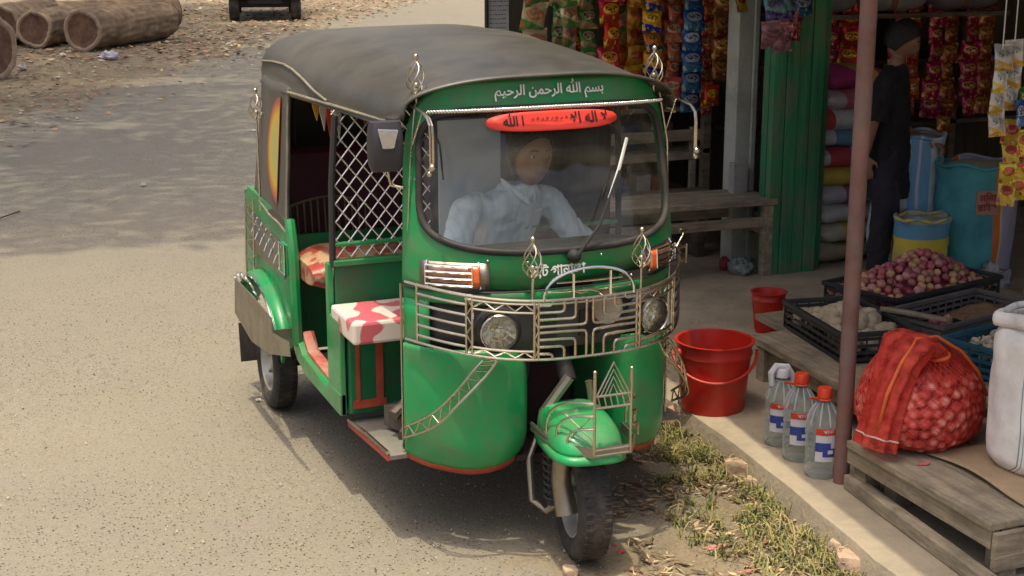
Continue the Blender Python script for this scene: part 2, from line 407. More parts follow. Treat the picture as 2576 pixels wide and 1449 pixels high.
for k in range(9):
    x = -.085+k*.018; b.tube([stt(x, .004), stt(x+.006, .010+.004*(k % 2)), stt(x+.010, .003)], .0011, 4)
b.build('sticker_lettering', INK, st)
# visor bar (twisted rod) with hooked ends
def twisted(pts, r=.0075, wire=.004, turns=60):
    b = MB(); P = [Vector(p) for p in pts]
    seg = []; L = [0]
    for a, c in zip(P[:-1], P[1:]): L.append(L[-1]+(c-a).length)
    N = turns*6
    for s in range(2):
        q = []
        for i in range(N+1):
            t = L[-1]*i/N; k = 0
            while k < len(P)-2 and L[k+1] < t: k += 1
            p = P[k].lerp(P[k+1], (t-L[k])/(L[k+1]-L[k])); a = 2*PI*turns*i/N+s*PI
            q.append(p+Vector((0, math.cos(a)*wire, math.sin(a)*wire)))
        b.tube(q, wire*1.05, 5)
    return b
bar = [shell(u, 1.520, .034+.02*(1-abs(u))) for u in [-.86+1.76*i/20 for i in range(21)]]
twisted(bar, turns=44).build('visor_bar', BRIGHT, RK, smooth=True, angle=180)
for s in (-1, 1):
    b = MB()
    for dx in (0, .014):
        base = Vector((s*.47, .37, 1.545)); 
        pts = [base, Vector((s*(.475), .24, 1.535)), Vector((s*(.478+.3*dx), .165+dx, 1.525)), Vector((s*(.48+.3*dx), .135+dx, 1.505)), Vector((s*(.48+.3*dx), .128+dx, 1.47)), Vector((s*(.48+.3*dx), .128+dx, 1.37-dx))]
        b.tube(pts, .0042, 6)
    b.sphere((s*.484, .128, 1.372), .012); b.sphere((s*.488, .142, 1.350), .010)
    b.tube([(s*.46, .36, 1.55), (s*.485, .34, 1.38), (s*.50, .345, 1.10)], .0035, 5)
    b.tube([(s*.47, .26, 1.535), (s*.478, .34, 1.42)], .0025, 5)
    b.build('visor_hook', CHROME, RK, smooth=True)
# finials: wire cage with balls
def finial(c, h=.15, parent=RK, stem=.1, sc_=1):
    b = MB(); c = Vector(c); 
    b.tube([c-Vector((0, 0, stem)), c+Vector((0, 0, .03*sc_))], .0048, 6)
    for k in range(6):
        a0 = 2*PI*k/6; pts = []
        for i in range(9):
            t = i/8; r = .031*sc_*math.sin(PI*t**.8)**.8+.002; a = a0+t*2.2
            pts.append(c+Vector((r*math.cos(a), r*math.sin(a), t*.115*sc_)))
        b.tube(pts, .0024, 5)
    b.sphere(c+Vector((0, 0, .035*sc_)), .010*sc_, 8, 6)
    b.lathe([(.004, 0), (.007, .008), (.004, .016)], c+Vector((0, 0, .108*sc_)), 8)
    b.sphere(c+Vector((0, 0, .130*sc_)), .0095*sc_, 10, 7)
    return b.build('finial', CHROME, parent, smooth=True)
finial((-.447, .382, 1.575), stem=.16); finial((.447, .382, 1.575), stem=.16)
finial((-.198, -.025, 1.015), stem=.085); finial((.198, -.025, 1.015), stem=.085)
finial((-.632, 1.99, 1.31), stem=.40)

# ---- lower front: band under the seam, dark grille panel, side strips
def yl(u, z, off=0): return shell(u, z, off)
MB().grid(lambda i, j: shell(-1+2*i, .935-.045*j, -.006), 41, 3).build('cowl_band', GREEN, RK, smooth=True, angle=180, solid=.01)
MB().tube([shell(-1+2*i/40, .938, .001) for i in range(41)], .0035, 5).build('seam_trim', BLACKR, RK)
MB().grid(lambda i, j: shell((-.90+1.8*i), .894-.175*j, -.03), 41, 4).build('grille_panel', GREY_IN, RK, smooth=True, angle=180, solid=.01)
for s in (-1, 1):
    MB().grid(lambda i, j: shell(s*(1-.12*i), .894-.20*j, -.006), 5, 4).build('side_strip', GREEN, RK, smooth=True, angle=180, solid=.01)
# grille vents
b = MB()
for k in range(5):
    for s in (-1, 1): MB().box(shell(s*.1+s*.03*k, .80, -.026), (.016, .012, .09)).build('grille_vent', DARK, RK)
b = MB().lathe([(.012, 0), (.02, .03), (.055, .07), (.06, .072), (.05, .068)], (.10, .10, .865), 20, rot=(R(80), 0, 0)); b.build('horn', STEEL, RK, smooth=True)
# ---- leg cowls on either side of the front wheel
def legcurve(t, k=0):   # plan curve outer-back -> front -> inner-back
    P = [(-.512, .350), (-.500, .318), (-.478, .276), (-.435, .222), (-.37, .168), (-.29, .136), (-.215, .126), (-.160, .150), (-.138, .24), (-.135, .44)]
    if k: P = [(-.435, .350), (-.432, .29), (-.420, .235), (-.395, .19), (-.35, .155), (-.30, .138), (-.245, .130), (-.205, .165), (-.185, .26), (-.18, .44)]
    f = t*(len(P)-1); i = min(int(f), len(P)-2); a, c = Vector(P[i]), Vector(P[i+1]); fr_ = f-i
    p0 = Vector(P[max(i-1, 0)]); p3 = Vector(P[min(i+2, len(P)-1)])
    return .5*((2*a)+(c-p0)*fr_+(2*p0-5*a+4*c-p3)*fr_**2+(-p0+3*a-3*c+p3)*fr_**3)
def legbot(x): # bottom edge height by x
    return .305+.04*((-x-.33)/.18)**2*(.8 if x < -.33 else 1.2)
for s in (-1, 1):
    def fn(i, j):
        p = legcurve(i, s > 0); zb = legbot(p.x); zt = .735-.05*max(0, (p.x+.26)/.12)**2
        z = zt+(zb-zt)*j; c = Vector((-.34, .33))
        k = 1+(.02*math.sin(PI*j)+.006*noise.noise(Vector((p.x*9, s*3, z*8)))-.03*max(0, (j-.85)/.15)**2-.07*max(0, (.14-j)/.14)**2)*(1 if p.x > -.40 else max(0, (p.x+.512)/.112))
        q = c+(p-c)*k
        if j > .75: q.y += .035*((j-.75)/.25)**2*max(0, min(1, (p.x+.512)/.1))
        return (q.x*(-s), q.y, z)
    lc = MB().grid(fn, 46, 26).build('leg_cowl', GREEN, RK, smooth=True, angle=180, solid=.012, offset=1)
    b = MB().grid(lambda i, j: tuple(Vector(fn(i, .985+.02*j))+Vector((0, -.006, -.030*j+.012))) , 46, 3)
    b.build('cowl_trim', REDP, lc, smooth=True, angle=180, solid=.006, offset=1)
    MB().tube([(s*.519, .368, z/100) for z in range(34, 96, 4)], .005, 5).build('edge_rod', CHROME, RK)
    # green surface between cowl top and grille
MB().box((0, .47, .55), (.40, .03, .50)).box((0, .30, .33), (.36, .3, .02)).build('wheel_well', mat('dark_red_steel', (.05, .02, .018), .8, 0, .3, 6, dirt=(.06, .05, .04)), RK)

# ---- headlights
LENS = mat('headlight_lens', (.90, .86, .78), .08, .9, .2, 16, col2=(.55, .47, .34), bump=.4, bscale=30)
for s in (-1, 1):
    c = Vector((s*.288, .045, .824)); rot = (R(92), 0, R(s*14))
    h = MB().lathe([(.060, -.03), (.0635, .0), (.0635, .008), (.060, .012), (.057, .008)], c, 28, rot, cap=False).build('headlight', mat('dull_ring', (.50, .47, .43), .2, .95, .15, 12), RK, smooth=True)
    MB().lathe([(.002, .022), (.03, .019), (.05, .012), (.057, .008)], c, 28, rot, cap=False).build('lens', gm, h, smooth=True, angle=180)
    MB().lathe([(.004, -.052), (.02, -.046), (.036, -.030), (.050, -.008), (.058, .008)], c, 14, rot, cap=False).build('reflector', LENS, h)
    Mq = Matrix.Translation(c) @ Euler(rot).to_matrix().to_4x4(); MB().sphere(tuple(Mq @ Vector((0, 0, -.02))), .010).build('bulb', WHITE, h, smooth=True)
    MB().lathe([(.078, -.05), (.078, -.012), (.068, -.008)], c, 28, rot, cap=False).build('headlight_bucket', DARK, h, smooth=True)

# ---- indicator lamps
for s in (-1, 1):
    def lp(t, z, off): return shell(s*(.875-.27*t), z+.022, off)
    b = MB()
    vs = []
    o = MB().grid(lambda i, j: lp(i, 1.003-.062*j+.0, .012 if .1 < j < .9 and .05 < i < .95 else .0), 14, 6).build('indicator_lamp', mat('smoky_lens', (.30, .17, .13), .15, .4, .3, 20), RK, smooth=True, angle=180, solid=.012, offset=0)
    MB().grid(lambda i, j: lp(.80+.22*i, 1.004-.064*j, .020), 6, 5).build('amber_end', ORANGE, o, smooth=True, angle=180, solid=.012, offset=0)
    b = MB()
    for z in (1.006, .985, .964, .942): b.tube([lp(.02+.86*k/8, z, .030) for k in range(9)], .0038, 6)
    for t in (.02, .88): b.tube([lp(t, 1.006, .03), lp(t, .942, .03)], .0035, 6)
    for t in (.0, 1.0): b.tube([lp(t, 1.016, .005), lp(t, .99, .02), lp(t, .95, .02), lp(t, .93, .005)], .004, 6)
    b.build('lamp_guard', BRIGHT, o, smooth=True)
    MB().grid(lambda i, j: shell(s*(.915-.37*i), 1.036-.086*j, .004), 12, 3).build('lamp_base', STEEL, o, smooth=True, angle=180, solid=.004)

# ---- steel rod front guard
def gy(x): return -.045+.30*(abs(x)/.5)**3.2
def gp(x, z, o=0): return (x, gy(x)-o, z+.022*(abs(x)/.5)**2)
def rail(b, x0, x1, z, r=.0045, n=24, o=0):
    b.tube([gp(x0+(x1-x0)*i/n, z, o) for i in range(n+1)], r, 6)
def zig(b, x0, x1, z0, z1, n, r=.0032):
    b.tube([gp(x0+(x1-x0)*i/n, z0 if i % 2 else z1) for i in range(n+1)], r, 5)
def vzig(b, x0, x1, z0, z1, n, r=.0032):
    b.tube([gp(x0 if i % 2 else x1, z0+(z1-z0)*i/n) for i in range(n+1)], r, 5)
b = MB()
rail(b, -.525, .525, .937, .0055, 44); rail(b, -.525, .525, .737, .005, 44)
rail(b, -.39, .39, .925, .004, 34)
for s in (-1, 1):
    for x in (.372, .387, .180, .194, .50): b.tube([gp(s*x, .735), gp(s*x, .94)], .0048, 6)
    zig(b, s*.372, s*.194, .925, .900, 6); rail(b, s*.372, s*.194, .896, .004, 8)
    rail(b, s*.372, s*.194, .765, .005, 8); zig(b, s*.372, s*.194, .762, .742, 6)
    vzig(b, s*.373, s*.387, .74, .935, 6); vzig(b, s*.181, s*.193, .74, .935, 6)
    for k in range(5): rail(b, s*.50, s*.387, .763+k*.036, .0052, 8)
    for k in range(4):      # truss strip slanting down over the cowl
        pass
zc = .838
for sx in (-1, 1):
    for sz in (-1, 1):
        for k in range(4):
            a = .012+.040*k; h = .010+.024*k; zt = zc+sz*(.098); R_ = .014
            pts = [gp(sx*a, zt), gp(sx*a, zc+sz*(h+R_))]+[gp(sx*(a+R_*(1-math.cos(q))), zc+sz*(h+R_*(1-math.sin(q)))) for q in (.5, 1.0)]+[gp(sx*(a+R_), zc+sz*h), gp(sx*.178, zc+sz*h)]
            b.tube(pts, .0050, 6)
b.build('front_guard', CHROME, RK, smooth=True)
b = MB()
b.tube([gp(-.165*math.cos(PI*i/24), .935+.105*math.sin(PI*i/24)**.8, .004) for i in range(25)], .005, 6)
for x in (-.06, .075): b.tube([gp(x, .94), gp(x, 1.022)], .004, 5)
b.tube([gp(x/100, .995+.00*x) for x in range(-12, 13, 3)], .003, 5); b.tube([gp(x/100, .965) for x in range(-15, 16, 3)], .003, 5)
b.tube([gp(-.06, .965), gp(-.03, .955), gp(0, .965), gp(.03, .955), gp(.06, .93)], .003, 5)
b.build('guard_arch', BRIGHT, RK, smooth=True)
for s in (-1, 1):
    b = MB(); P0 = [Vector((s*.345, .045, .735)), Vector((s*.375, .055, .70)), Vector((s*.43, .085, .62)), Vector((s*.485, .16, .53)), Vector((s*.525, .33, .435))]
    P1 = [Vector((s*.30, .03, .735)), Vector((s*.335, .045, .68)), Vector((s*.42, .075, .585)), Vector((s*.485, .14, .49)), Vector((s*.528, .33, .395))]
    def smooth_path(P, n=20):
        out = []
        for i in range(n+1):
            f = i/n*(len(P)-1); k = min(int(f), len(P)-2); t = f-k; a, c = P[k], P[k+1]; p0 = P[max(k-1, 0)]; p3 = P[min(k+2, len(P)-1)]
            out.append(.5*((2*a)+(c-p0)*t+(2*p0-5*a+4*c-p3)*t*t+(-p0+3*a-3*c+p3)*t**3))
        return out
    A0, A1 = smooth_path(P0), smooth_path(P1)
    b.tube(A0, .0048, 6); b.tube(A1, .0048, 6); b.tube([(A0 if i % 2 else A1)[i] for i in range(21)], .0030, 5)
    b.build('slanting_truss', CHROME, RK, smooth=True)
b = MB()   # bars wrapping the left side lamp
for z in (.95, 1.0, 1.06): b.tube([(.50, .26, z), (.56, .31, z-.01), (.565, .38, z-.02), (.53, .45, z)], .0035, 5)
b.tube([(.50, .25, 1.07), (.575, .36, 1.03), (.53, .33, .99), (.575, .38, .95)], .003, 5)
b.tube([(.56, .31, 1.0), (.56, .31, .93)], .004, 5)
b.build('side_guard', CHROME, RK, smooth=True)

# ---- mudguard, front wheel and fork (steered a little)
FW_ = thing('front_wheel', 'x', 'x'); 
for k in ('label', 'category'): del FW_[k]
FW_.parent = RK; FW_.rotation_euler = (0, 0, R(-9)); FW_.location = (0, 0, 0)
def wheel(parent, c, r=.21, wd=.10, side=0):
    prof = [(r*.60, -wd*.40), (r*.66, -wd*.47), (r*.80, -wd*.52), (r*.93, -wd*.46), (r*.985, -wd*.34), (r, -wd*.15), (r, wd*.15), (r*.985, wd*.34), (r*.93, wd*.46), (r*.80, wd*.52), (r*.66, wd*.47), (r*.60, wd*.40)]
    t = MB().lathe(prof, c, 44, (0, R(90), 0), cap=False)
    for k in range(44):   # tread ribs
        a = 2*PI*k/44
        for s in (-1, 1):
            p = Vector((c[0]+s*wd*.27, c[1]+r*.995*math.cos(a), c[2]+r*.995*math.sin(a))); t.box(p, (wd*.22, .010, .006), (a-PI/2, 0, 0))
    ty = t.build('tyre', TYRE, parent, smooth=True)
    rim = [(r*.10, -wd*.15), (r*.28, -wd*.18), (r*.34, -wd*.02), (r*.50, -wd*.05), (r*.56, -wd*.28), (r*.60, -wd*.42), (r*.63, -wd*.42), (r*.58, 0), (r*.63, wd*.42), (r*.60, wd*.42), (r*.56, wd*.2), (r*.2, wd*.1)]
    rb_ = MB().lathe(rim, c, 32, (0, R(90), 0))
    for k in range(4):
        a = 2*PI*k/4+.4; rb_.lathe([(.010, 0), (.010, .012)], (c[0]-wd*.2, c[1]+r*.24*math.cos(a), c[2]+r*.24*math.sin(a)), 6, (0, R(-90), 0))
    rb_.build('rim', mat('painted_rim', (.42, .42, .38), .5, .3, .2, 8, dirt=(.18, .14, .10), damt=.7), parent, smooth=True)
    return ty
wheel(FW_, (0, 0, .21), .21, .112)
# leading link fork, spring and cover on the side we see
b = MB().tube([(-.02, .10, .62), (-.11, .10, .50), (-.125, .06, .42)], .02, 8).tube([(-.10, .16, .44), (-.155, .12, .33), (-.15, .10, .18), (-.11, .05, .155), (-.075, .0, .21)], [.010, .012, .012, .012, .02], 8)
b.tube([(.06, 0, .21), (.09, .06, .17), (.10, .1, .3), (.05, .1, .6)], .014, 8)
b.build('fork', STEEL, FW_, smooth=True)
b = MB(); b.tube([(-.098, .045, .45), (-.098, .02, .19)], .020, 10)
b.tube([(-.098+.028*math.cos(i*.7), .045-.025*i/80+.028*math.sin(i*.7), .43-.22*i/80) for i in range(81)], .0052, 5)
b.build('spring', BLACKR, FW_, smooth=True)
b = MB().tube([(-.082, -.05, .44), (-.088, -.055, .36), (-.086, -.045, .30), (-.080, -.055, .25), (-.072, -.075, .19)], [.030, .033, .034, .036, .040], 10)
b.build('fork_cover', STEEL, FW_, smooth=True)
MB().lathe([(.03, 0), (.035, .02), (.02, .045), (.01, .05)], (-.05, 0, .21), 14, (0, R(-90), 0)).build('hub', STEEL, FW_, smooth=True)
def fen(i, j):
    a = 2*PI*i; ca, sa = math.cos(a), math.sin(a)
    ph = j*PI/2
    ex = -.020+.124*math.cos(ph)**.46*sgnp(ca, .56); ey = (.186 if sa < 0 else .19)*math.cos(ph)**.44*sgnp(sa, .60)
    z = .446+.092*math.sin(ph)**.9*(1-.22*max(0, -ey/.235))+ .02*(ey < 0)*(-ey/.25)*0
    return (ex, -.03+ey+.03*math.sin(ph), z)
fd = MB().grid(fen, 56, 16, closed_u=True)
fdo = fd.build('front_mudguard', GREEN, FW_, smooth=True, angle=180, solid=.006)
MB().grid(lambda i, j: (-.020+(.124+.010*j)*sgnp(math.cos(2*PI*i), .56), -.03+(.188+.014*j)*sgnp(math.sin(2*PI*i), .60), .446-.026*j), 56, 3, closed_u=True).build('mudguard_lip', GREEN, FW_, smooth=True, angle=180, solid=.005)
# mudguard guard (unsteered in the picture plane of the forks, bolted to the lip)
b = MB()
FG = [(-.150, .10), (-.150, -.05), (-.130, -.15), (-.068, -.225), (.068, -.225), (.12, -.15), (.14, -.02)]
for z in (.452, .470): b.tube([(x, y, z) for x, y in FG], .004, 6)
b.build('guard_rail', CHROME, RK, smooth=True)
o = MB()
for a, c in zip(FG[:-1], FG[1:]):
    o.add([(a[0], a[1], .445), (c[0], c[1], .445), (c[0], c[1], .478), (a[0], a[1], .478)], [(0, 1, 2, 3)])
o.build('guard_strip', STEEL, RK, solid=.004)
b = MB()
for s in (-1, 1):
    b.tube([(s*.066, -.226, .45), (s*.066, -.226, .735)], .0055, 8); b.sphere((s*.066, -.226, .737), .007)
zt, zm, zl = .765, .655, .625
for k in range(4):
    wdt = .060*(1-k*.24); hh = (zt-zm)*(1-k*.22)
    b.tube([(-wdt, -.226, zm), (0, -.226, zm+hh), (wdt, -.226, zm)], .0038 if k == 0 else .0028, 6)
b.tube([(-.066, -.226, zm), (.066, -.226, zm)], .0045, 6); b.tube([(-.066, -.226, zl-.01), (.066, -.226, zl-.01)], .0045, 6)
for k in range(6): b.tube([(-.055+.022*k, -.226, zm), (-.045+.022*k, -.226, zl-.01)], .0028, 5)
for s in (-1, 1):
    for k in range(3):
        r = .155-.045*k
        ex_, ey_, z0_ = ((.140, -.03, .632), (.136, -.10, .590), (.122, -.155, .545))[k]
        b.tube([(s*(.066+(ex_+.008-.066)*math.sin(PI/2*i/12)**.75), -.226+(ey_+.226)*math.sin(PI/2*i/12)**1.3, .478+(z0_-.478)*max(0, math.cos(PI/2*i/12))**.7) for i in range(13)], .0046, 6)
    b.tube([(s*.066, -.226, .60), (s*.11, -.15, .50)], .0028, 5); b.tube([(s*.066, -.226, .50), (s*.12, -.12, .57)], .0028, 5)
b.build('mudguard_grille', CHROME, RK, smooth=True)

# ---- canopy
def crown(y):
    T = [(.28, 1.632), (.5, 1.670), (.9, 1.706), (1.4, 1.716), (1.9, 1.706), (2.12, 1.688), (2.24, 1.63)]
    if y <= T[0][0]: return T[0][1]
    for a, c in zip(T[:-1], T[1:]):
        if y <= c[0]:
            t = (y-a[0])/(c[0]-a[0]); t = t; return a[1]+(c[1]-a[1])*t
    return T[-1][1]
def sect(t, y, zb, k=1.0, wadd=0):
    a = PI*t; q = max(0, min(1, (y-.30)/.22)); q2 = max(0, min(1, (y-.33)/1.15))
    W_ = .505+.014*q+.080*q2+wadd-.012*max(0, (y-1.6)/.5); zs = 1.52-.047*q
    p = 2/(2.35+1.1*max(0, min(1, (y-1.0)/1.0)))
    x = -W_*sgnp(math.cos(a), p); z = zs+(crown(y)-zs)*abs(math.sin(a))**p
    z += .010*math.sin(y*9)*abs(math.sin(a))*0+ .006*noise.noise(Vector((x*3, y*2.5, 0)))
    return x*k, z
def canopy_fn(i, j):
    y = .275+(2.08-.275)*i
    m = 6
    return None
ro = MB(); rows = []
NY = 34; NT = 37
for iy in range(NY+1):
    y = .262+(1.50-.262)*iy/NY; row = []
    for it in range(NT):
        t = it/(NT-1); x, z = sect(t, y, 0); z += .006*abs(math.cos((y-.30)*PI/.40))*abs(math.sin(PI*t))-.003
        row.append((x, y+(.075*(abs(x)/.49)**3 if iy < 1 else .075*(abs(x)/.5)**3*max(0, 1-iy/6)), z))
    if iy < 2: row = [(p[0]*1.012, p[1]-.008*(1-iy), p[2]+.008) for p in row]
    drop = 1.468 if y > .45 else 1.50
    row = [(row[0][0]*1.008, row[0][1], drop)]+row+[(row[-1][0]*1.008, row[-1][1], drop)]
    rows.append(row)
# rear part with side quarters down to the body
for iy in range(1, 19):
    y = 1.50+(2.05-1.50)*iy/18; row = []
    for it in range(NT):
        x, z = sect(it/(NT-1), y, 0); row.append((x, y, z))
    rows.append([(row[0][0]*1.008, y, 1.475)]+row+[(row[-1][0]*1.008, y, 1.475)])
# rounded tail
for iy, (dy, k, dz) in enumerate([(.045, .985, -.012), (.085, .955, -.035), (.112, .90, -.075), (.125, .84, -.12)]):
    y = 2.05+dy; row = []
    for it in range(NT):
        x, z = sect(it/(NT-1), 2.05, 0); row.append((x*k, y, min(z, 1.42+(z-1.42)*max(.1, k-.1*iy))+dz*.2))
    rows.append([(row[0][0], y, 1.475)]+row+[(row[-1][0], y, 1.475)])
m_ = len(rows[0])
for r_ in rows: ro.v += r_
for a in range(len(rows)-1):
    for k in range(m_-1): ro.f.append((a*m_+k, a*m_+k+1, (a+1)*m_+k+1, (a+1)*m_+k))
can = ro.build('canopy', TARP, RK, smooth=True, angle=180, solid=.008)
# quarter cloth: sides and back wrap, sloping out to the body
def qfn(i, j):   # i: along from door edge (left) round the back to right door edge, j: down
    P = [(-.604, 1.50), (-.604, 1.75), (-.600, 2.0), (-.585, 2.14), (-.53, 2.235), (-.40, 2.28), (0, 2.29), (.40, 2.28), (.53, 2.235), (.585, 2.14), (.60, 2.0), (.604, 1.75), (.604, 1.50)]
    f = i*(len(P)-1); k = min(int(f), len(P)-2); t = f-k
    x = P[k][0]+(P[k+1][0]-P[k][0])*t; y = P[k][1]+(P[k+1][1]-P[k][1])*t
    top = 1.50; edge = .5-abs(i-.5)  # 0 at doors .. .5 at back
    bot = .905+.06*min(1, edge/.25)
    z = top+(bot-top)*j
    gx = 1+.05*j; back = max(0, min(1, (y-2.0)/.25))
    y = 1.5+(y-1.5)*(.87+.13*j)
    return (x*gx, y+back*(.075*j**1.5)+.004*math.sin(z*23+x*7), z+.004*math.sin(y*20))
MB().grid(qfn, 73, 14).build('canopy_quarter', TARP, RK, smooth=True, angle=180, solid=.008)
PIPE = mat('canopy_piping', (.22, .19, .14), .7, 0, .2, 10)
b = MB()
for s in (-1, 1):
    b.tube([(s*(.510+.104*max(0, min(1, (y/100-.33)/1.15))), y/100, 1.482) for y in range(34, 150, 6)]+[(s*.612, 1.50, 1.468), (s*.615, 1.525, 1.42)], .006, 6)
    b.tube([Vector(qfn(.0 if s < 0 else 1, j/10))+Vector((s*.004, 0, 0)) for j in range(11)], .006, 6)
    b.tube([(-s*(sect(t_, y_, 0)[0]-.005), y_, sect(t_, y_, 0)[1]+.002) for y_, t_ in ((1.05, .012), (1.2, .03), (1.35, .06), (1.5, .085), (1.65, .09), (1.85, .075), (1.95, .065), (2.04, .06))], .005, 6)
b.tube([qfn(i/72, 1.0) for i in range(73)], .006, 6)
b.build('canopy_piping', PIPE, can, smooth=True)
# orange flame window decal on the quarter
dm = bpy.data.materials.new('flame_decal'); dm.use_nodes = True; n_ = dm.node_tree
at_ = n_.nodes.new('ShaderNodeAttribute'); at_.attribute_name = 'r'; cr = n_.nodes.new('ShaderNodeValToRGB')
for p, c in ((0, (.36, .35, .14)), (.5, (.42, .40, .10)), (.68, (.55, .36, .04)), (.85, (.45, .14, .04)), (1, (.20, .05, .05))):
    e = cr.color_ramp.elements.new(p) if p not in (0, 1) else cr.color_ramp.elements[0 if p == 0 else -1]
    e.position = p; e.color = (*c, 1)
n_.links.new(at_.outputs['Fac'], cr.inputs[0]); n_.links.new(cr.outputs[0], n_.nodes['Principled BSDF'].inputs['Base Color']); n_.nodes['Principled BSDF'].inputs['Roughness'].default_value = .4
def dfn(i, j):
    a = 2*PI*i; cy, cz = 1.685, 1.225
    zz = .225*sgnp(math.sin(a), 1.0); yy = .17*abs(math.cos(a))*1.2*(1 if math.cos(a) > 0 else 0)-.055-.02*(zz/.225)
    y = cy+yy*j; z = cz+zz*j
    q = (z-1.50)/(.93-1.50)
    return (-(.604*(1+.05*max(0, q)))-.007, y, z)
dg = MB().grid(dfn, 40, 9, closed_u=True); do = dg.build('flame_decal', dm, RK, smooth=True, angle=180)
ad = do.data.attributes.new('r', 'FLOAT', 'POINT'); ad.data.foreach_set('value', [(k//40)/8 for k in range(len(do.data.vertices))])

# ---- rear body
for s in (-1, 1):
    poly = [(1.50, .96), (2.24, .98), (2.33, .90), (2.34, .50)]
    arc = [(2.0+.29*math.cos(a), .24+.29*math.sin(a)) for a in [PI*(.05+.9*k/12) for k in range(13)]]
    poly += [(2.32, .34)]+arc+[(1.68, .34), (1.50, .42), (1.475, .70)]
    MB().prism(poly, 0, s*.615, s*.632).build('rear_side_panel', GREEN, RK, bevel=.003)
MB().box((0, 2.33, .70), (1.25, .02, .50)).build('rear_panel', GREEN, RK)
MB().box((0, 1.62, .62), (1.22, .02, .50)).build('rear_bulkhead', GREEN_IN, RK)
# door edge column at the rear of the door
for s in (-1, 1):
    b = MB().tube([(s*.625, 1.485, .96), (s*.627, 1.45, .90), (s*.627, 1.43, .80), (s*.625, 1.43, .62), (s*.62, 1.44, .45)], .022, 8); b.build('door_edge', GREEN, RK, smooth=True)
    MB().box((s*.645, 1.50, .80), (.018, .09, .13)).build('marker_panel', GREEN, RK, bevel=.004)
    b = MB(); x = s*.658
    b.tube([(x, 1.46, .738), (x, 1.46, .862), (x, 1.55, .862), (x, 1.55, .738)], .0045, 6, closed=True)
    b.build('marker_frame', BRIGHT, RK, smooth=True)
    # diagonal rail of spikes on the side
    b = MB(); b.tube([(x+s*.02, 1.55, .862), (x+s*.0, 2.19, .865), (x-s*.02, 2.30, .875), (s*.45, 2.40, .88)], .0042, 6)
    b.tube([(x, 2.18, .94), (x, 2.22, .56)], .005, 6); b.tube([(x, 2.01, .965), (x, 2.06, .60)], .004, 6)
    for k in range(9): b.tube([(x, 2.185 if k % 2 else 2.02, .94-.04*k), (x, 2.02 if k % 2 else 2.185, .90-.04*k)], .003, 5)
    b.build('side_rail', CHROME, RK, smooth=True)
    b = MB()
    for r_ in range(2):
        for k in range(7):
            y = 1.60+.085*k; z = .83+.055*0+.0075*k*1.2-.065*r_
            sp_ = MB().tube([(s*.637, y, z), (s*.655, y-.012, z-.032)], [.0055, .004], 6); sp_.build('side_spike', BRIGHT, RK, smooth=True)
    MB().prism([(1.56, .835), (2.22, .90), (2.22, .70), (1.56, .70)], 0, s*.633, s*.637).build('side_plate', STEEL, RK)
    # rear mudguard arch
    def arch(i, j):
        a = PI*(.93-.86*i); r = .31+.018*math.sin(PI*j)
        xo = .605+.105*j
        return (s*(xo-.02*j*j), 1.93+(r+.01)*math.cos(a)*1.30, .36+r*math.sin(a)*.90-.015*j)
    MB().grid(arch, 28, 7).build('rear_mudguard', GREEN, RK, smooth=True, angle=180, solid=.006)
    MB().tube([arch(i/27, 1.0) for i in range(28)], .0055, 6).build('mudguard_beading', BRIGHT, RK, smooth=True)
    for k in range(7):
        b = MB()
        a = PI*(.30+.07*k); y, z = 1.93+.30*math.cos(a)*1.25, .35+.30*math.sin(a)*.9
        b.tube([(s*(.718+.012*math.cos(q)), y+.022*math.sin(q), z+.02*math.cos(q)) for q in [2*PI*i/10 for i in range(10)]], .004, 5, closed=True)
        b.build('mudguard_scroll', BRIGHT, RK, smooth=True)
    # wide brushed bumper plate along the wheel
    poly = [(2.085, .595), (1.74, .593), (1.40, .580), (1.385, .520), (1.12, .555), (1.10, .500), (1.46, .412), (1.783, .379), (2.122, .425)]
    MB().prism(poly, 0, s*.735, s*.741).prism([(.62, 1.498), (.733, 1.498), (.733, 1.504), (.62, 1.504)] if s > 0 else [(-.733, 1.498), (-.62, 1.498), (-.62, 1.504), (-.733, 1.504)], 2, .42, .50).build('bumper_plate', STEEL, RK)
    MB().box((s*.685, 2.13, .28), (.075, .01, .18), (R(-6), 0, 0)).build('mud_flap', BLACKR, RK)
for s in (-1, 1):
    rw = thing('rear_wheel', 'x', 'x'); del rw['label']; del rw['category']; rw.parent = RK; rw.location = (s*.585, 2.0, .21)
    if s > 0: rw.rotation_euler = (0, 0, PI)
    wheel(rw, (0, 0, 0), .21, .105)
MB().tube([(-.58, 2.0, .21), (.58, 2.0, .21)], .03, 10).box((0, 1.9, .34), (.5, .5, .2)).build('axle', DARK, RK)

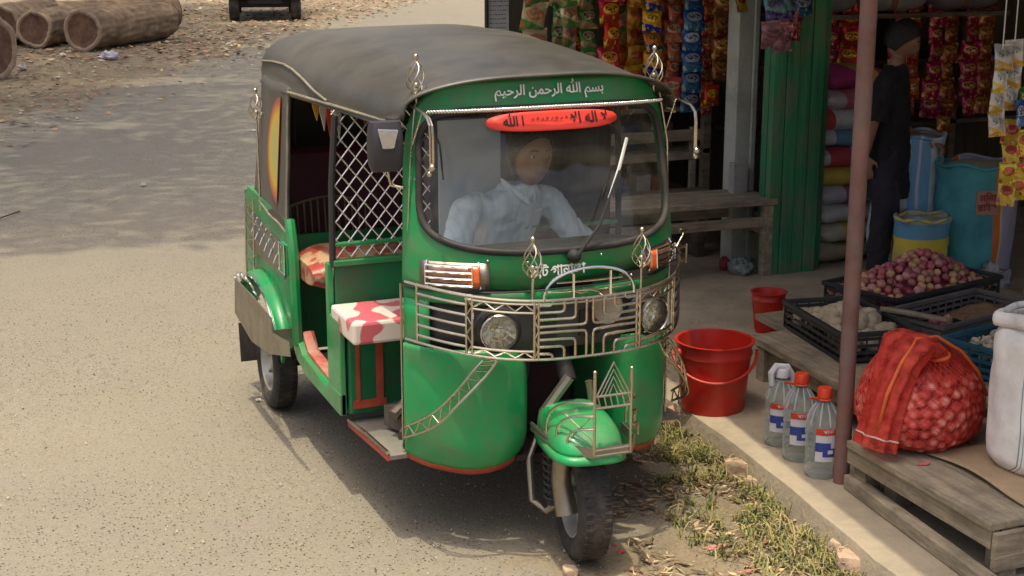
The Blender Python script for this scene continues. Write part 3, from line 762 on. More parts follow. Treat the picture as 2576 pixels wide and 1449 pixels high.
# ---- floor, sills, driver's cell
MB().box((0, 1.20, .36), (1.18, .62, .03)).build('passenger_floor', mat('worn_floor', (.22, .18, .14), .8, 0, .25, 6, dirt=(.3, .1, .07), damt=.6, dscale=6), RK)
for s in (-1, 1):
    poly = [(1.50, .41), (1.45, .375), (1.30, .345), (.84, .335), (.80, .335), (.80, .42), (.97, .42), (1.0, .395), (1.36, .42), (1.44, .47), (1.50, .56)]
    MB().prism(poly, 0, s*.60, s*.625).build('body_sill', GREEN, RK, bevel=.003)
    MB().prism([(1.01, .395), (1.35, .418), (1.42, .46), (1.44, .48), (1.43, .50), (1.36, .437), (1.01, .41)], 0, s*.602, s*.60-s*.045).build('sill_step', mat('scuffed_red', (.50, .13, .09), .6, 0, .3, 8, dirt=(.35, .30, .22), damt=.8, dscale=9), RK)
    MB().prism([(.80, .335), (.975, .335), (.975, .895), (.935, .895), (.935, .70), (.80, .70)], 0, s*.600, s*.622).build('seat_side_panel', GREEN, RK, bevel=.004)
    b = MB(); b.tube([(s*.60, .94, .88), (s*.595, .94, 1.20), (s*.578, .93, 1.45)], .013, 8); b.build('partition_post', mat('dark_post', (.03, .032, .03), .5, 0, .2, 5), RK, smooth=True)
    MB().prism([(.36, .305), (.86, .272), (.86, .292), (.36, .325)], 0, s*.582, s*.570).build('running_board_edge', REDP, RK)
MB().prism([(.34, .315), (.86, .285), (.86, .30), (.34, .33)], 0, -.575, .575).build('driver_floor', mat('grey_floor', (.20, .18, .15), .8, 0, .25, 6, dirt=(.10, .14, .09), damt=.6), RK)
MB().tube([(-.58, .36, .335), (-.58, .60, .322), (-.577, .86, .295)], .008, 6).build('running_board_rod', CHROME, RK, smooth=True)
# seat base, its red trim, cushion
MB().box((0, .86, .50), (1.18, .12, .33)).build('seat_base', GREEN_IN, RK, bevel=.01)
b = MB()
for s in (-1, 1):
    MB().box((s*.555, .795, .53), (.012, .012, .28)).box((s*.47, .795, .53), (.025, .012, .28)).box((s*.51, .797, .375), (.13, .010, .03)).build('seat_base_trim', REDP, RK)
SEATC = mat('red_white_vinyl', (.60, .13, .16), .4, 0, .05, 10, col2=(.72, .62, .54), coat=.3)
for nd in SEATC.node_tree.nodes:
    if nd.type == 'MAP_RANGE': nd.inputs[1].default_value = .49; nd.inputs[2].default_value = .51
    if nd.type == 'TEX_NOISE': nd.inputs['Detail'].default_value = .5
MB().box((-.13, .77, .70), (.98, .30, .085)).build('driver_seat', SEATC, RK, bevel=.012)
# engine bits under the seat
MB().box((-.40, .62, .37), (.16, .14, .08), (0, 0, .3)).tube([(-.50, .55, .40), (-.40, .62, .44)], .022, 8).tube([(-.47, .5, .33), (-.30, .75, .40)], .03, 8).sphere((-.34, .7, .42), .05).build('gas_valve', mat('dull_metal', (.16, .14, .12), .5, .6, .3, 14), RK, smooth=True)
# partition: green panel and diamond mesh
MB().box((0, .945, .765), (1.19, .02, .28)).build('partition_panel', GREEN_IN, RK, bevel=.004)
b = MB().box((0, .940, .895), (1.20, .04, .022)); b.tube([(-.6, .94, .965), (.6, .94, .965)], .011, 8)
b.build('partition_rail', GREEN, RK, bevel=.004)
b = MB(); x0, x1, z0, z1 = -.59, -.21, .915, 1.47
def clip_line(c, sgn):   # x = c + sgn*z*.9
    pts = []
    k = .82
    zs = [z0, z1]
    xa, xb = c+sgn*k*(z0-z0), c+sgn*k*(z1-z0)
    za, zb = z0, z1
    def cl(x, z, xo, zo):
        if x < x0: t = (x0-x)/(xo-x); return x0, z+(zo-z)*t
        if x > x1: t = (x1-x)/(xo-x); return x1, z+(zo-z)*t
        return x, z
    if max(xa, xb) < x0 or min(xa, xb) > x1: return None
    a = cl(xa, za, xb, zb); c_ = cl(xb, zb, xa, za); return a, c_
kk = -1.2
while kk < 1.25:
    for sgn in (-1, 1):
        r_ = clip_line(kk, sgn)
        if r_: b.tube([(r_[0][0], .935, r_[0][1]), (r_[1][0], .935, r_[1][1])], .0030, 4)
    kk += .056
b.build('partition_mesh', mat('mesh_wire', (.62, .60, .56), .35, .7, .1, 10), RK)
MB().box((-.075, .865, 1.18), (.25, .008, .48)).build('plastic_sheet', mat('blue_grey_sheet', (.52, .58, .62), .4, 0, .05, 4), RK)
MB().tube([(.17, .91, 1.47), (.165, .91, .92)], .010, 8).build('partition_bar', DARK, RK, smooth=True)
# passenger bench with floral cover and back
FLO = mat('floral_vinyl', (.34, .06, .04), .4, 0, .1, 11, col2=(.46, .30, .17), coat=.2)
for nd in FLO.node_tree.nodes:
    if nd.type == 'MAP_RANGE': nd.inputs[1].default_value = .47; nd.inputs[2].default_value = .53
def cush(i, j):
    a = 2*PI*i; return (-.60+1.2*j, 1.43+.20*sgnp(math.cos(a), .6), .765+.080*sgnp(math.sin(a), .7)*(1 if 0.02 < j < .98 else .5))
cb_ = MB().grid(cush, 24, 12, closed_u=True); cb_.f += [tuple(range(24))[::-1], tuple(11*24+k for k in range(24))]; cb_.build('passenger_seat', FLO, RK, smooth=True, angle=50)
MB().box((0, 1.98, .98), (1.1, .10, .40), (R(-10), 0, 0)).build('seat_back', mat('maroon_vinyl', (.12, .015, .025), .4, 0, .2, 5), RK, bevel=.03)
MB().box((0, 1.60, .55), (1.18, .04, .34)).build('seat_front_board', GREEN_IN, RK)
b = MB()
for k in range(12): b.tube([(-.56+.03*k, 1.72, .85), (-.56+.03*k, 1.74, .97+.03*math.sin(PI*k/11))], .004, 5)
b.tube([(-.56+.03*k, 1.74, .97+.03*math.sin(PI*k/11)) for k in range(12)], .006, 6); b.build('seat_rail', mat('brass_rail', (.20, .17, .09), .5, .3, .2, 9), RK)
# dark lining inside the cabin and side curtain on the far side
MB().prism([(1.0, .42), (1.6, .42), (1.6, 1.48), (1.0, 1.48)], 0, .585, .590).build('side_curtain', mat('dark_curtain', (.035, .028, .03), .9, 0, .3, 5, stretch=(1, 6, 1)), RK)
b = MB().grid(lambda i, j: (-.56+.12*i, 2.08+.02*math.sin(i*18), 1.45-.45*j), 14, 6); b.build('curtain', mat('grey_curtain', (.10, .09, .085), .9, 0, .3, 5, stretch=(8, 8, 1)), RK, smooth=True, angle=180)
# hanging pennants inside
PEN = [(.60, .05, .02), (.70, .34, .03), (.62, .60, .50), (.65, .10, .02)]
for k, (x, y, zt, zb, cidx) in enumerate([(-.548, 1.31, 1.46, 1.385, 1), (-.522, 1.30, 1.46, 1.345, 2), (-.494, 1.30, 1.46, 1.285, 0), (-.464, 1.29, 1.46, 1.31, 2), (-.36, 1.28, 1.43, 1.36, 0), (-.31, 1.28, 1.41, 1.33, 3), (-.26, 1.27, 1.40, 1.31, 1)]):
    MB().add([(x-.014, y, zt), (x+.016, y+.01, zt), (x+.014, y+.01, (zt+zb)/2), (x+.003, y, zb), (x-.014, y, (zt+zb)/2+.02)], [(0, 1, 2, 3, 4)]).build('pennant', mat('pennant_cloth_%d' % k, PEN[cidx], .7, 0, .1, 9), RK, solid=.003)
# dashboard, steering column, handlebar
MB().box((0, .32, 1.035), (.62, .20, .035), (R(-8), 0, 0)).build('dashboard', mat('dash_plastic', (.24, .21, .13), .6, 0, .15, 6), RK, bevel=.015)
MB().tube([(0, .12, .6), (.0, .40, .98)], .03, 10).tube([(-.26, .47, .985), (-.12, .42, 1.0), (.12, .42, 1.0), (.26, .47, .985)], .012, 8).build('handlebar', DARK, RK, smooth=True)
# mirrors
MIR = mat('mirror_back', (.035, .033, .040), .5, 0, .25, 5, dirt=(.08, .07, .06))
mo = MB().grid(lambda i, j: (-.565+.062*sgnp(math.cos(2*PI*i), .5)*(.80+.20*math.sin(PI*j)) , .37-.03*math.sin(PI*j), 1.405+.0), 2, 2)
mb_ = MB()
prof = []
for j in range(9):
    t = j/8; z = 1.50-.165*t; k = .92+.08*math.sin(PI*t)-.10*(t > .9)-.04*(t < .08)
    for i in range(20):
        a = 2*PI*i/20; mb_.v.append((-.572+.058*k*sgnp(math.cos(a), .45), .345+(.032+.014*math.sin(PI*t))*k*sgnp(math.sin(a), .6), z))
for j in range(8):
    for i in range(20): mb_.f.append((j*20+i, j*20+(i+1) % 20, (j+1)*20+(i+1) % 20, (j+1)*20+i))
mb_.f.append(tuple(range(20))); mb_.f.append(tuple(8*20+i for i in range(20)))
mro = mb_.build('side_mirror', MIR, RK, smooth=True)
MB().prism([(-.612, 1.482), (-.540, 1.476), (-.556, 1.415), (-.596, 1.415)], 1, .293, .299).build('mirror_reflector', mat('reflector', (.55, .58, .62), .25, .8, .2, 8), mro, bevel=.003)
b = MB().tube([(-.56, .36, 1.335), (-.54, .40, 1.29), (-.535, .40, 1.275), (-.505, .36, 1.27)], .005, 6); b.build('mirror_arm', CHROME, mro, smooth=True)
b = MB().tube([(-.43, .30, 1.50), (-.40, .29, 1.42), (-.385, .30, 1.30)], .0035, 5).tube([(-.43, .30, 1.50), (-.455, .33, 1.44)], .0035, 5); b.build('dangling_wire', DARK, RK)

# ================================================================== people
SKIN = mat('brown_skin', (.27, .135, .08), .55, 0, .1, 12)
SKIN2 = mat('tan_skin', (.30, .16, .10), .55, 0, .1, 12)
HAIR = mat('black_hair', (.012, .010, .010), .5, 0, .3, 40, bump=.6, bscale=120)
def skin_mesh(verts, edges, radii, root=0, sub=2):
    me = bpy.data.meshes.new('tmp'); me.from_pydata(verts, edges, [])
    o = bpy.data.objects.new('tmp', me); C.objects.link(o)
    sk = o.modifiers.new('sk', 'SKIN'); sk.use_smooth_shade = True
    for i, v in enumerate(me.skin_vertices[0].data):
        r = radii[i]; v.radius = r if isinstance(r, tuple) else (r, r); v.use_root = (i == root)
    s = o.modifiers.new('s', 'SUBSURF'); s.levels = s.render_levels = sub
    dg = bpy.context.evaluated_depsgraph_get(); ev = o.evaluated_get(dg); m2 = ev.to_mesh()
    b = MB(); b.v = [tuple(v.co) for v in m2.vertices]; b.f = [list(p.vertices) for p in m2.polygons]
    ev.to_mesh_clear(); bpy.data.objects.remove(o); return b
def chain(specs):   # list of chains [(pos, r)...]; first vertex of each may be an index
    V = []; E_ = []; Rr = []
    for ch in specs:
        prev = None
        for it in ch:
            if isinstance(it, int): prev = it; continue
            V.append(it[0]); Rr.append(it[1]); k = len(V)-1
            if prev is not None: E_.append((prev, k))
            prev = k
    return V, E_, Rr
def head_mesh(c, yaw=0, pitch=0, s=1.0):
    o = MB(); Mx = Matrix.Translation(c) @ Euler((pitch, 0, yaw)).to_matrix().to_4x4() @ Matrix.Scale(s, 4)   # face looks along -y
    def fn(i, j):
        a = 2*PI*i; ph = PI*j; x = math.sin(ph)*math.cos(a); y = math.sin(ph)*math.sin(a); z = -math.cos(ph)
        w_ = .074; dpt = .094; h = .115
        if z < 0: w_ *= 1-.26*(-z)**1.3; dpt *= 1-.12*(-z)**1.4
        X, Y, Z = x*w_, y*dpt, z*h
        if y < 0 and z < .1: Y -= .010*max(0, 1-abs(z+.55)/.5)*max(0, 1-abs(x)*1.5)      # chin, mouth
        g_ = math.exp(-((X/.013)**2)-(((Z+.012)/.020)**2)); 
        if y < 0: Y -= .022*g_                                                           # nose
        for sx in (-1, 1):
            if y < 0: Y += .008*math.exp(-(((X-sx*.030)/.014)**2)-(((Z-.012)/.010)**2))  # eye sockets
            if y < 0: Y -= .004*math.exp(-(((X-sx*.030)/.022)**2)-(((Z-.032)/.008)**2))
        if y < 0: Y -= .006*math.exp(-((X/.024)**2)-(((Z+.055)/.006)**2))-.004*math.exp(-((X/.024)**2)-(((Z+.047)/.004)**2))
        if y > 0 and z < 0: Y *= 1-.15*(-z)
        return Mx @ Vector((X, Y, Z))
    o.grid(fn, 40, 30, closed_u=True)
    for sx in (-1, 1):
        e = MB(); e.sphere((sx*.076, .008, -.002), (.008, .018, .030), 10, 8); o.add([Mx @ Vector(v) for v in e.v], e.f)
    return o, Mx
def hair_mesh(Mx, fringe=.045):
    o = MB()
    def fn(i, j):
        a = 2*PI*i; front = max(0, -math.sin(a)); low = 2.25-1.30*front**.6
        ph = low*j; x = math.sin(ph)*math.cos(a); y = math.sin(ph)*math.sin(a); z = math.cos(ph)
        k = 1.06+.03*noise.noise(Vector((x*6, y*6, z*6)))
        return Mx @ Vector((x*.080*k, y*.100*k+.003, z*.119*k+.004))
    return o.grid(fn, 36, 12, closed_u=True)
def face_parts(parent, Mx):
    b = MB()
    for sx in (-1, 1):
        e = MB(); e.sphere((sx*.030, -.0800, .010), (.011, .007, .0055), 10, 6); b.add([Mx @ Vector(v) for v in e.v], e.f)
    b.build('eyes', mat('eye_white', (.45, .40, .36), .2), parent, smooth=True)
    for sx in (-1, 1):
        e = MB(); e.tube([(sx*.014, -.090, .030), (sx*.030, -.092, .034), (sx*.046, -.082, .029)], [.003, .004, .002], 5)
        MB().add([Mx @ Vector(v) for v in e.v], e.f).build('eyebrow', HAIR, parent, smooth=True)
        e = MB(); e.sphere((sx*.030, -.0865, .010), (.0045, .002, .0048), 8, 6)
        MB().add([Mx @ Vector(v) for v in e.v], e.f).build('pupil', HAIR, parent, smooth=True)
    b = MB(); e = MB(); e.tube([(-.024, -.088, -.052), (-.010, -.101, -.050), (0, -.103, -.051), (.010, -.101, -.050), (.024, -.088, -.052)], [.002, .0045, .004, .0045, .002], 6)
    b.add([Mx @ Vector(v) for v in e.v], e.f); b.build('lips', mat('lips', (.16, .05, .04), .5), parent, smooth=True)
def hand(wrist, d, side, down, grip=.7):
    """a palm, four unequal bent fingers and a thumb; d = direction of the fingers, side = towards the thumb"""
    wrist = Vector(wrist); d = Vector(d).normalized(); down = Vector(down); down = (down-d*down.dot(d)).normalized(); side = Vector(side); side = (side-d*side.dot(d)-down*side.dot(down)).normalized()
    b = MB(); pc = wrist+d*.05
    M = Matrix(((d.x, side.x, down.x, pc.x), (d.y, side.y, down.y, pc.y), (d.z, side.z, down.z, pc.z), (0, 0, 0, 1)))
    e = MB(); e.sphere((0, 0, 0), (.052, .040, .014), 14, 8); b.add([M @ Vector(v) for v in e.v], e.f)
    for k, L in enumerate((.070, .078, .072, .056)):
        p = wrist+d*.088+side*(.028-.0185*k); q = p; pts = [p]; ang = 0
        for jn, fr_ in enumerate((.42, .32, .26)):
            ang += grip*(.55, .95, .75)[jn]; q = q+(d*math.cos(ang)+down*math.sin(ang))*L*fr_; pts.append(q)
        b.tube(pts, [.0095, .009, .008, .0062], 8); b.sphere(pts[-1], .0062, 8, 6)
    p = wrist+d*.03+side*.030; q = p+(d*.6+side*.7).normalized()*.034; r_ = q+(d*.8+side*.1+down*.5).normalized()*.028
    b.tube([wrist+d*.02+side*.012, p, q, r_], [.013, .012, .0105, .008], 8); b.sphere(r_, .008, 8, 6)
    return b
def fused(name, parts, m, parent, vox=.0065):
    b = MB()
    for p in parts: b.add(p.v, p.f)
    o = b.build(name, m, parent, smooth=True, angle=180)
    r_ = o.modifiers.new('r', 'REMESH'); r_.mode = 'VOXEL'; r_.voxel_size = vox; r_.use_smooth_shade = True
    s_ = o.modifiers.new('sm', 'SMOOTH'); s_.iterations = 3; s_.factor = .5
    dg = bpy.context.evaluated_depsgraph_get(); me = bpy.data.meshes.new_from_object(o.evaluated_get(dg)); old = o.data
    o.modifiers.clear(); o.data = me; me.materials.clear(); me.materials.append(m)
    for p in me.polygons: p.use_smooth = True
    return o

def loft(secs, n=28):   # secs: (centre, rx, ry) stacked; closed at both ends
    b = MB(); m_ = len(secs)
    for c_, rx, ry in secs:
        for k in range(n):
            a = 2*PI*k/n; b.v.append((c_[0]+rx*sgnp(math.cos(a), .85), c_[1]+ry*sgnp(math.sin(a), .85), c_[2]))
    for i in range(m_-1):
        for k in range(n): b.f.append((i*n+k, i*n+(k+1) % n, (i+1)*n+(k+1) % n, (i+1)*n+k))
    b.f += [tuple(range(n))[::-1], tuple((m_-1)*n+k for k in range(n))]
    return b
def cloth(name, parts, m, parent, fold=.010, seed=0, vox=.009):
    o = fused(name, parts, m, parent, vox)
    for v in o.data.vertices:
        p = v.co; q = Vector((p.x*15+seed, p.y*13, p.z*7)); r_ = Vector((p.x*34+seed, p.y*30, p.z*22-p.x*14))
        v.co = p+v.normal*(fold*noise.noise(q)+fold*.55*noise.noise(r_)-fold*.5*max(0, .10-abs(noise.noise(q*.9)))/.10)
    return o
# driver on the front seat, leaning forward with hands on the bar
def driver():
    P = thing('person', 'driver in pale blue striped shirt sitting behind the rickshaw windscreen', 'person', (0, 0, 0)); P.rotation_euler = (0, 0, R(13)); P.location = Vector((.068, .61, 0))-Matrix.Rotation(R(13), 3, 'Z') @ Vector((.085, .60, 0))
    hc = Vector((.085, .60, 1.315))
    head, Mx = head_mesh(hc, yaw=R(-10), pitch=R(4))
    V, E_, Rr = chain([
        [((.02, .80, .80), (.15, .12)), ((.03, .78, .93), (.14, .105)), ((.045, .73, 1.06), (.155, .105)), ((.055, .69, 1.13), (.13, .085)), ((.07, .655, 1.19), .055), ((.078, .63, 1.25), .052)],
        [3, ((-.10, .70, 1.135), .062), ((-.155, .70, 1.11), .055), ((-.265, .60, .97), .043), ((-.27, .53, .985), .040), ((-.22, .49, .99), .028)],
        [3, ((.20, .68, 1.13), .062), ((.245, .68, 1.10), .055), ((.32, .58, .97), .043), ((.32, .52, .98), .038), ((.25, .49, .99), .028)],
        [0, ((-.08, .74, .79), .095), ((-.14, .42, .80), .072), ((-.15, .38, .72), .06), ((-.15, .40, .45), .042), ((-.15, .33, .38), .04)],
        [0, ((.12, .74, .79), .095), ((.19, .42, .80), .072), ((.20, .38, .72), .06), ((.20, .40, .45), .042), ((.20, .33, .38), .04)]])
    body = skin_mesh(V, E_, Rr)
    hands = [hand((-.235, .50, .99), (.25, -.4, .10), (1, .2, .3), (0, -.2, -1), 1.1), hand((.265, .50, .99), (-.25, -.4, .10), (-1, .2, .3), (0, -.2, -1), 1.1)]
    bo = fused('body', [body, head]+hands, SKIN, P)
    hair_mesh(Mx).build('hair', HAIR, bo, smooth=True, angle=180); face_parts(bo, Mx)
    # shirt
    torso = loft([((.02, .80, .80), .150, .115), ((.022, .79, .88), .152, .112), ((.035, .76, .98), .150, .106), ((.045, .73, 1.06), .158, .104), ((.053, .70, 1.115), .160, .094), ((.058, .685, 1.15), .140, .082), ((.064, .67, 1.18), .085, .068), ((.068, .655, 1.205), .058, .056)])
    sl = MB().tube([(-.07, .70, 1.135), (-.13, .695, 1.118), (-.18, .67, 1.06), (-.225, .635, 1.00), (-.258, .605, .955), (-.268, .59, .935)], [.056, .058, .053, .052, .054, .056], 16)
    sr = MB().tube([(.17, .69, 1.13), (.225, .68, 1.112), (.262, .65, 1.06), (.295, .615, 1.0), (.322, .585, .95), (.330, .572, .93)], [.056, .058, .053, .052, .054, .056], 16)
    SH = mat('striped_shirt', (.55, .66, .72), .8, 0, .03, 3, bump=.25, bscale=12)
    n = SH.node_tree; wv = n.nodes.new('ShaderNodeTexWave'); wv.inputs['Scale'].default_value = 11; wv.bands_direction = 'X'; wv.inputs['Distortion'].default_value = .6
    tc = n.nodes.new('ShaderNodeTexCoord'); n.links.new(tc.outputs['Object'], wv.inputs['Vector'])
    mr = n.nodes.new('ShaderNodeMapRange'); mr.inputs[1].default_value = .86; mr.inputs[2].default_value = .98; n.links.new(wv.outputs['Fac'], mr.inputs[0])
    mx = n.nodes.new('ShaderNodeMix'); mx.data_type = 'RGBA'; mx.inputs[6].default_value = (.72, .80, .82, 1); mx.inputs[7].default_value = (.65, .735, .755, 1); n.links.new(mr.outputs[0], mx.inputs[0])
    n.links.new(mx.outputs[2], n.nodes['Principled BSDF'].inputs['Base Color'])
    cloth('shirt', [torso, sl, sr], SH, bo, .013, 3)
    pk = MB().grid(lambda i, j: (.09+.07*i, .612+.012*i+.03*(1-j), 1.03+.075*j), 6, 6).build('pocket', SH, bo, smooth=True, angle=180, solid=.003)
    # collar
    b = MB()
    for s in (-1, 1):
        b.grid(lambda i, j: (.070+s*(.012+.058*math.sin(i*PI*.55)), .575+.10*i-.01*j, 1.165+.035*math.sin(i*2)+.03*(1-j)-.035*(1-i)), 8, 3)
    b.build('collar', SH, bo, smooth=True, angle=180, solid=.004)
    V, E_, Rr = chain([[((.02, .80, .80), (.165, .13))], [0, ((-.08, .72, .80), .105), ((-.14, .42, .81), .085), ((-.15, .38, .72), .075), ((-.15, .40, .50), .065)], [0, ((.12, .72, .80), .105), ((.19, .42, .81), .085), ((.20, .38, .72), .075), ((.20, .40, .50), .065)]])
    skin_mesh(V, E_, Rr).build('trousers', mat('grey_trousers', (.07, .07, .08), .9), bo, smooth=True, angle=180)
driver()

# ================================================================== shop buildings (their roof keeps the goods in shade)
TIN = mat('corrugated_tin', (.55, .53, .50), .5, .6, .15, 4, dirt=(.22, .12, .07), damt=.6)
GTIN = mat('green_painted_plank', (.036, .23, .10), .6, 0, .22, 3, stretch=(7, 1, .6), dirt=(.17, .17, .11), damt=.8, dscale=5, bump=.7, bscale=9)
PALEP = mat('pale_plaster', (.48, .50, .44), .85, 0, .12, 3, dirt=(.28, .28, .22), damt=.7, dscale=5)
SH = thing('grocery_shop', 'open fronted roadside grocery shop with green plank pillar and dark shelves', 'shop', (2.0, 4.4, .1))
def sp(b, name, m, **k):   # a shop part given in world coordinates
    o = b.build(name, m, SH, **k); o.location = (-2.0, -4.4, -.1); return o
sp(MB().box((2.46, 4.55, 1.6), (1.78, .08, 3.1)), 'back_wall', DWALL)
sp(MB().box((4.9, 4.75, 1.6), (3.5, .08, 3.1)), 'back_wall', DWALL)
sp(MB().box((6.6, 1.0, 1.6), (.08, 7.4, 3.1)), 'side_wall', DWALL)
b = MB()
def rf(i, j):
    x = 1.02-.10*0+5.9*i; y = -2.2+7.6*j
    x0 = kerb_x(y)-.235+.01*max(0, y)
    return (x0+(6.9-x0)*i, y, 2.74+.10*i*3+.018*math.sin(y*2*PI/.09))
b.grid(rf, 4, 420); sp(b, 'tin_roof', TIN, solid=.004)
b = MB()
for y in (-1.9, .01, 3.0): b.box((3.9, y, 2.69), (5.6, .07, .09))
sp(b, 'roof_beam', DWOOD)
b = MB()
for k in range(4): b.box((2.655+.085*k, 2.98, 1.16+.0), (.080, .05+.012*(k % 2), 2.12))
b.box((2.79, 3.05, 1.16), (.34, .06, 2.1))
sp(b, 'green_pillar', GTIN, bevel=.003)
sp(MB().box((2.600, 3.32, 1.25), (.10, .13, 2.3)).box((2.668, 3.32, 1.25), (.035, .16, 2.3)), 'pale_pillar', PALEP, bevel=.006)
sp(MB().box((3.015, 3.06, 1.2), (.04, .08, 2.2)), 'door_jamb', GTIN, bevel=.003)
# shelving rack of dark planks at the back of the left room
b = MB()
for z in (.42, .72, 1.0, 1.3): b.box((2.0, 4.15, z), (1.5, .55, .03))
for x in (1.25, 2.0, 2.72): b.box((x, 3.9, .75), (.05, .05, 1.3))
sp(b, 'plank_shelf', WOOD)
b = MB()
for z in (.78, 1.22, 1.68): b.box((4.4, 4.35, z), (2.5, .55, .03))
for x in (3.2, 4.3, 5.6): b.box((x, 4.10, .95), (.05, .05, 1.7))
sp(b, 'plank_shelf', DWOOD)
tag(MB().tube([(1.08, .01, .10), (1.08, .01, 2.70)], .030, 14).build('awning_post', mat('rusty_pink_post', (.22, .115, .095), .7, .1, .2, 5, dirt=(.20, .15, .14), damt=.8, dscale=9, bump=.3, bscale=30), smooth=True), 'rusty pinkish brown round pole between water bottles and red onion sack', 'pole')
# notice board at the shop's left end
nb = thing('notice_board', 'grey printed notice panel with black edge at the left end of snack packets', 'notice board', (1.20, 3.72, 1.75))
MB().box((0, 0, 0), (.13, .012, .62)).build('panel', mat('grey_paper', (.36, .37, .38), .8, 0, .08, 5), nb)
MB().box((-.072, 0, 0), (.014, .03, .66)).build('edge_strip', DARK, nb)
b = MB()
for k in range(22):
    z = .28-.025*k; x = -.055
    while x < .05:
        wd = rnd.uniform(.006, .02); b.box((x+wd/2, -.0075, z), (wd, .001, rnd.uniform(.003, .008))); x += wd+.006
b.build('lettering', mat('faint_ink', (.13, .13, .15), .8), nb)

# ------------------------------------------------------------------ snack packets hanging in strips
def pack_mat(name, ca, cb, cc, gloss=.22):
    m = bpy.data.materials.new(name); m.use_nodes = True; n = m.node_tree; L = n.links; b = n.nodes['Principled BSDF']
    b.inputs['Roughness'].default_value = gloss; b.inputs['Metallic'].default_value = .25
    tc = n.nodes.new('ShaderNodeTexCoord'); sx = n.nodes.new('ShaderNodeSeparateXYZ'); L.new(tc.outputs['Generated'], sx.inputs[0])
    def mix(f, a, c):
        t = n.nodes.new('ShaderNodeMix'); t.data_type = 'RGBA'; L.new(f, t.inputs[0])
        for i, v in ((6, a), (7, c)):
            if isinstance(v, tuple): t.inputs[i].default_value = (*v, 1)
            else: L.new(v, t.inputs[i])
        return t.outputs[2]
    def mth(op, a, c=0.0):
        t = n.nodes.new('ShaderNodeMath'); t.operation = op
        for i, v in ((0, a), (1, c)):
            if isinstance(v, (int, float)): t.inputs[i].default_value = v
            else: L.new(v, t.inputs[i])
        return t.outputs[0]
    # a slanted second colour at the bottom, an oval badge with squiggles in the middle
    sl_ = mth('LESS_THAN', mth('ADD', sx.outputs[2], mth('MULTIPLY', sx.outputs[0], .25)), .42)
    c = mix(sl_, ca, cb)
    dx = mth('MULTIPLY', mth('SUBTRACT', sx.outputs[0], .5), 1.15); dz = mth('MULTIPLY', mth('SUBTRACT', sx.outputs[2], .60), 2.1)
    r2 = mth('ADD', mth('MULTIPLY', dx, dx), mth('MULTIPLY', dz, dz))
    c = mix(mth('LESS_THAN', r2, .17), c, cc)
    nz = n.nodes.new('ShaderNodeTexNoise'); nz.inputs['Scale'].default_value = 9; L.new(tc.outputs['Generated'], nz.inputs['Vector'])
    c = mix(mth('MULTIPLY', mth('LESS_THAN', r2, .11), mth('GREATER_THAN', nz.outputs['Fac'], .52)), c, tuple(x*.35 for x in ca))
    nb_ = n.nodes.new('ShaderNodeTexNoise'); nb_.inputs['Scale'].default_value = 3.5; L.new(tc.outputs['Generated'], nb_.inputs['Vector'])
    c = mix(mth('MULTIPLY', mth('GREATER_THAN', nb_.outputs['Fac'], .58), mth('LESS_THAN', sx.outputs[2], .45)), c, cc)
    oi = n.nodes.new('ShaderNodeObjectInfo'); hs = n.nodes.new('ShaderNodeHueSaturation'); L.new(c, hs.inputs['Color'])
    L.new(mth('ADD', mth('MULTIPLY', oi.outputs['Random'], .5), .75), hs.inputs['Value']); L.new(mth('ADD', mth('MULTIPLY', oi.outputs['Random'], .03), .485), hs.inputs['Hue'])
    L.new(hs.outputs[0], b.inputs['Base Color'])
    bn = n.nodes.new('ShaderNodeTexNoise'); bn.inputs['Scale'].default_value = 22; L.new(tc.outputs['Object'], bn.inputs['Vector'])
    bp = n.nodes.new('ShaderNodeBump'); bp.inputs['Strength'].default_value = .5; bp.inputs['Distance'].default_value = .02; L.new(bn.outputs[0], bp.inputs['Height']); L.new(bp.outputs[0], b.inputs['Normal'])
    return m
def pack_mesh(wd=.135, h=.155, d=.028, seed=0):
    def half(sg):
        def f(i, j):
            x = (i-.5)*wd; z = (j-.5)*h; e = (4*i*(1-i))**.45*(max(0, (min(j, 1-j)-.07)/.43))**.6 if .07 < j < .93 else 0
            pinch = 1-.10*e*0-.07*math.sin(PI*j)
            w2 = .008*noise.noise(Vector((x*30+seed, z*26, sg)))
            return (x*pinch, sg*d*e+w2+.004*math.sin(i*24)*(1 if e == 0 else 0), z)
        return f
    b = MB().grid(half(-1), 12, 14); b.grid(half(1), 12, 14); return b
KINDS = {
 'green': ('green foil', (.05, .22, .04), (.40, .33, .16), (.48, .36, .24)), 'tan': ('tan and green', (.42, .34, .20), (.10, .22, .05), (.40, .14, .08)),
 'red': ('red and yellow', (.60, .02, .02), (.42, .05, .02), (.72, .42, .03)), 'yellow': ('mustard yellow', (.50, .30, .03), (.42, .22, .02), (.55, .10, .02)),
 'blueorange': ('blue and orange', (.65, .24, .02), (.02, .05, .30), (.75, .45, .05)), 'salmon': ('salmon red', (.55, .10, .05), (.45, .16, .09), (.50, .32, .22)),
 'blue': ('dark blue', (.02, .07, .25), (.03, .14, .28), (.32, .36, .38)), 'brown': ('brown and orange', (.30, .09, .03), (.22, .05, .02), (.55, .26, .06)),
 'orange': ('orange red', (.62, .12, .03), (.38, .03, .03), (.60, .36, .14)), 'magenta': ('magenta', (.36, .01, .08), (.25, .01, .05), (.5, .25, .10)),
 'white': ('white and yellow', (.62, .60, .54), (.62, .38, .04), (.55, .54, .50)), 'gold': ('yellow with red corner', (.66, .50, .06), (.60, .45, .05), (.55, .04, .04)),
 'pink': ('pale pink', (.42, .22, .22), (.36, .20, .24), (.30, .10, .12)), 'teal': ('teal and purple', (.12, .30, .28), (.06, .04, .20), (.20, .14, .30))}
protos = {}
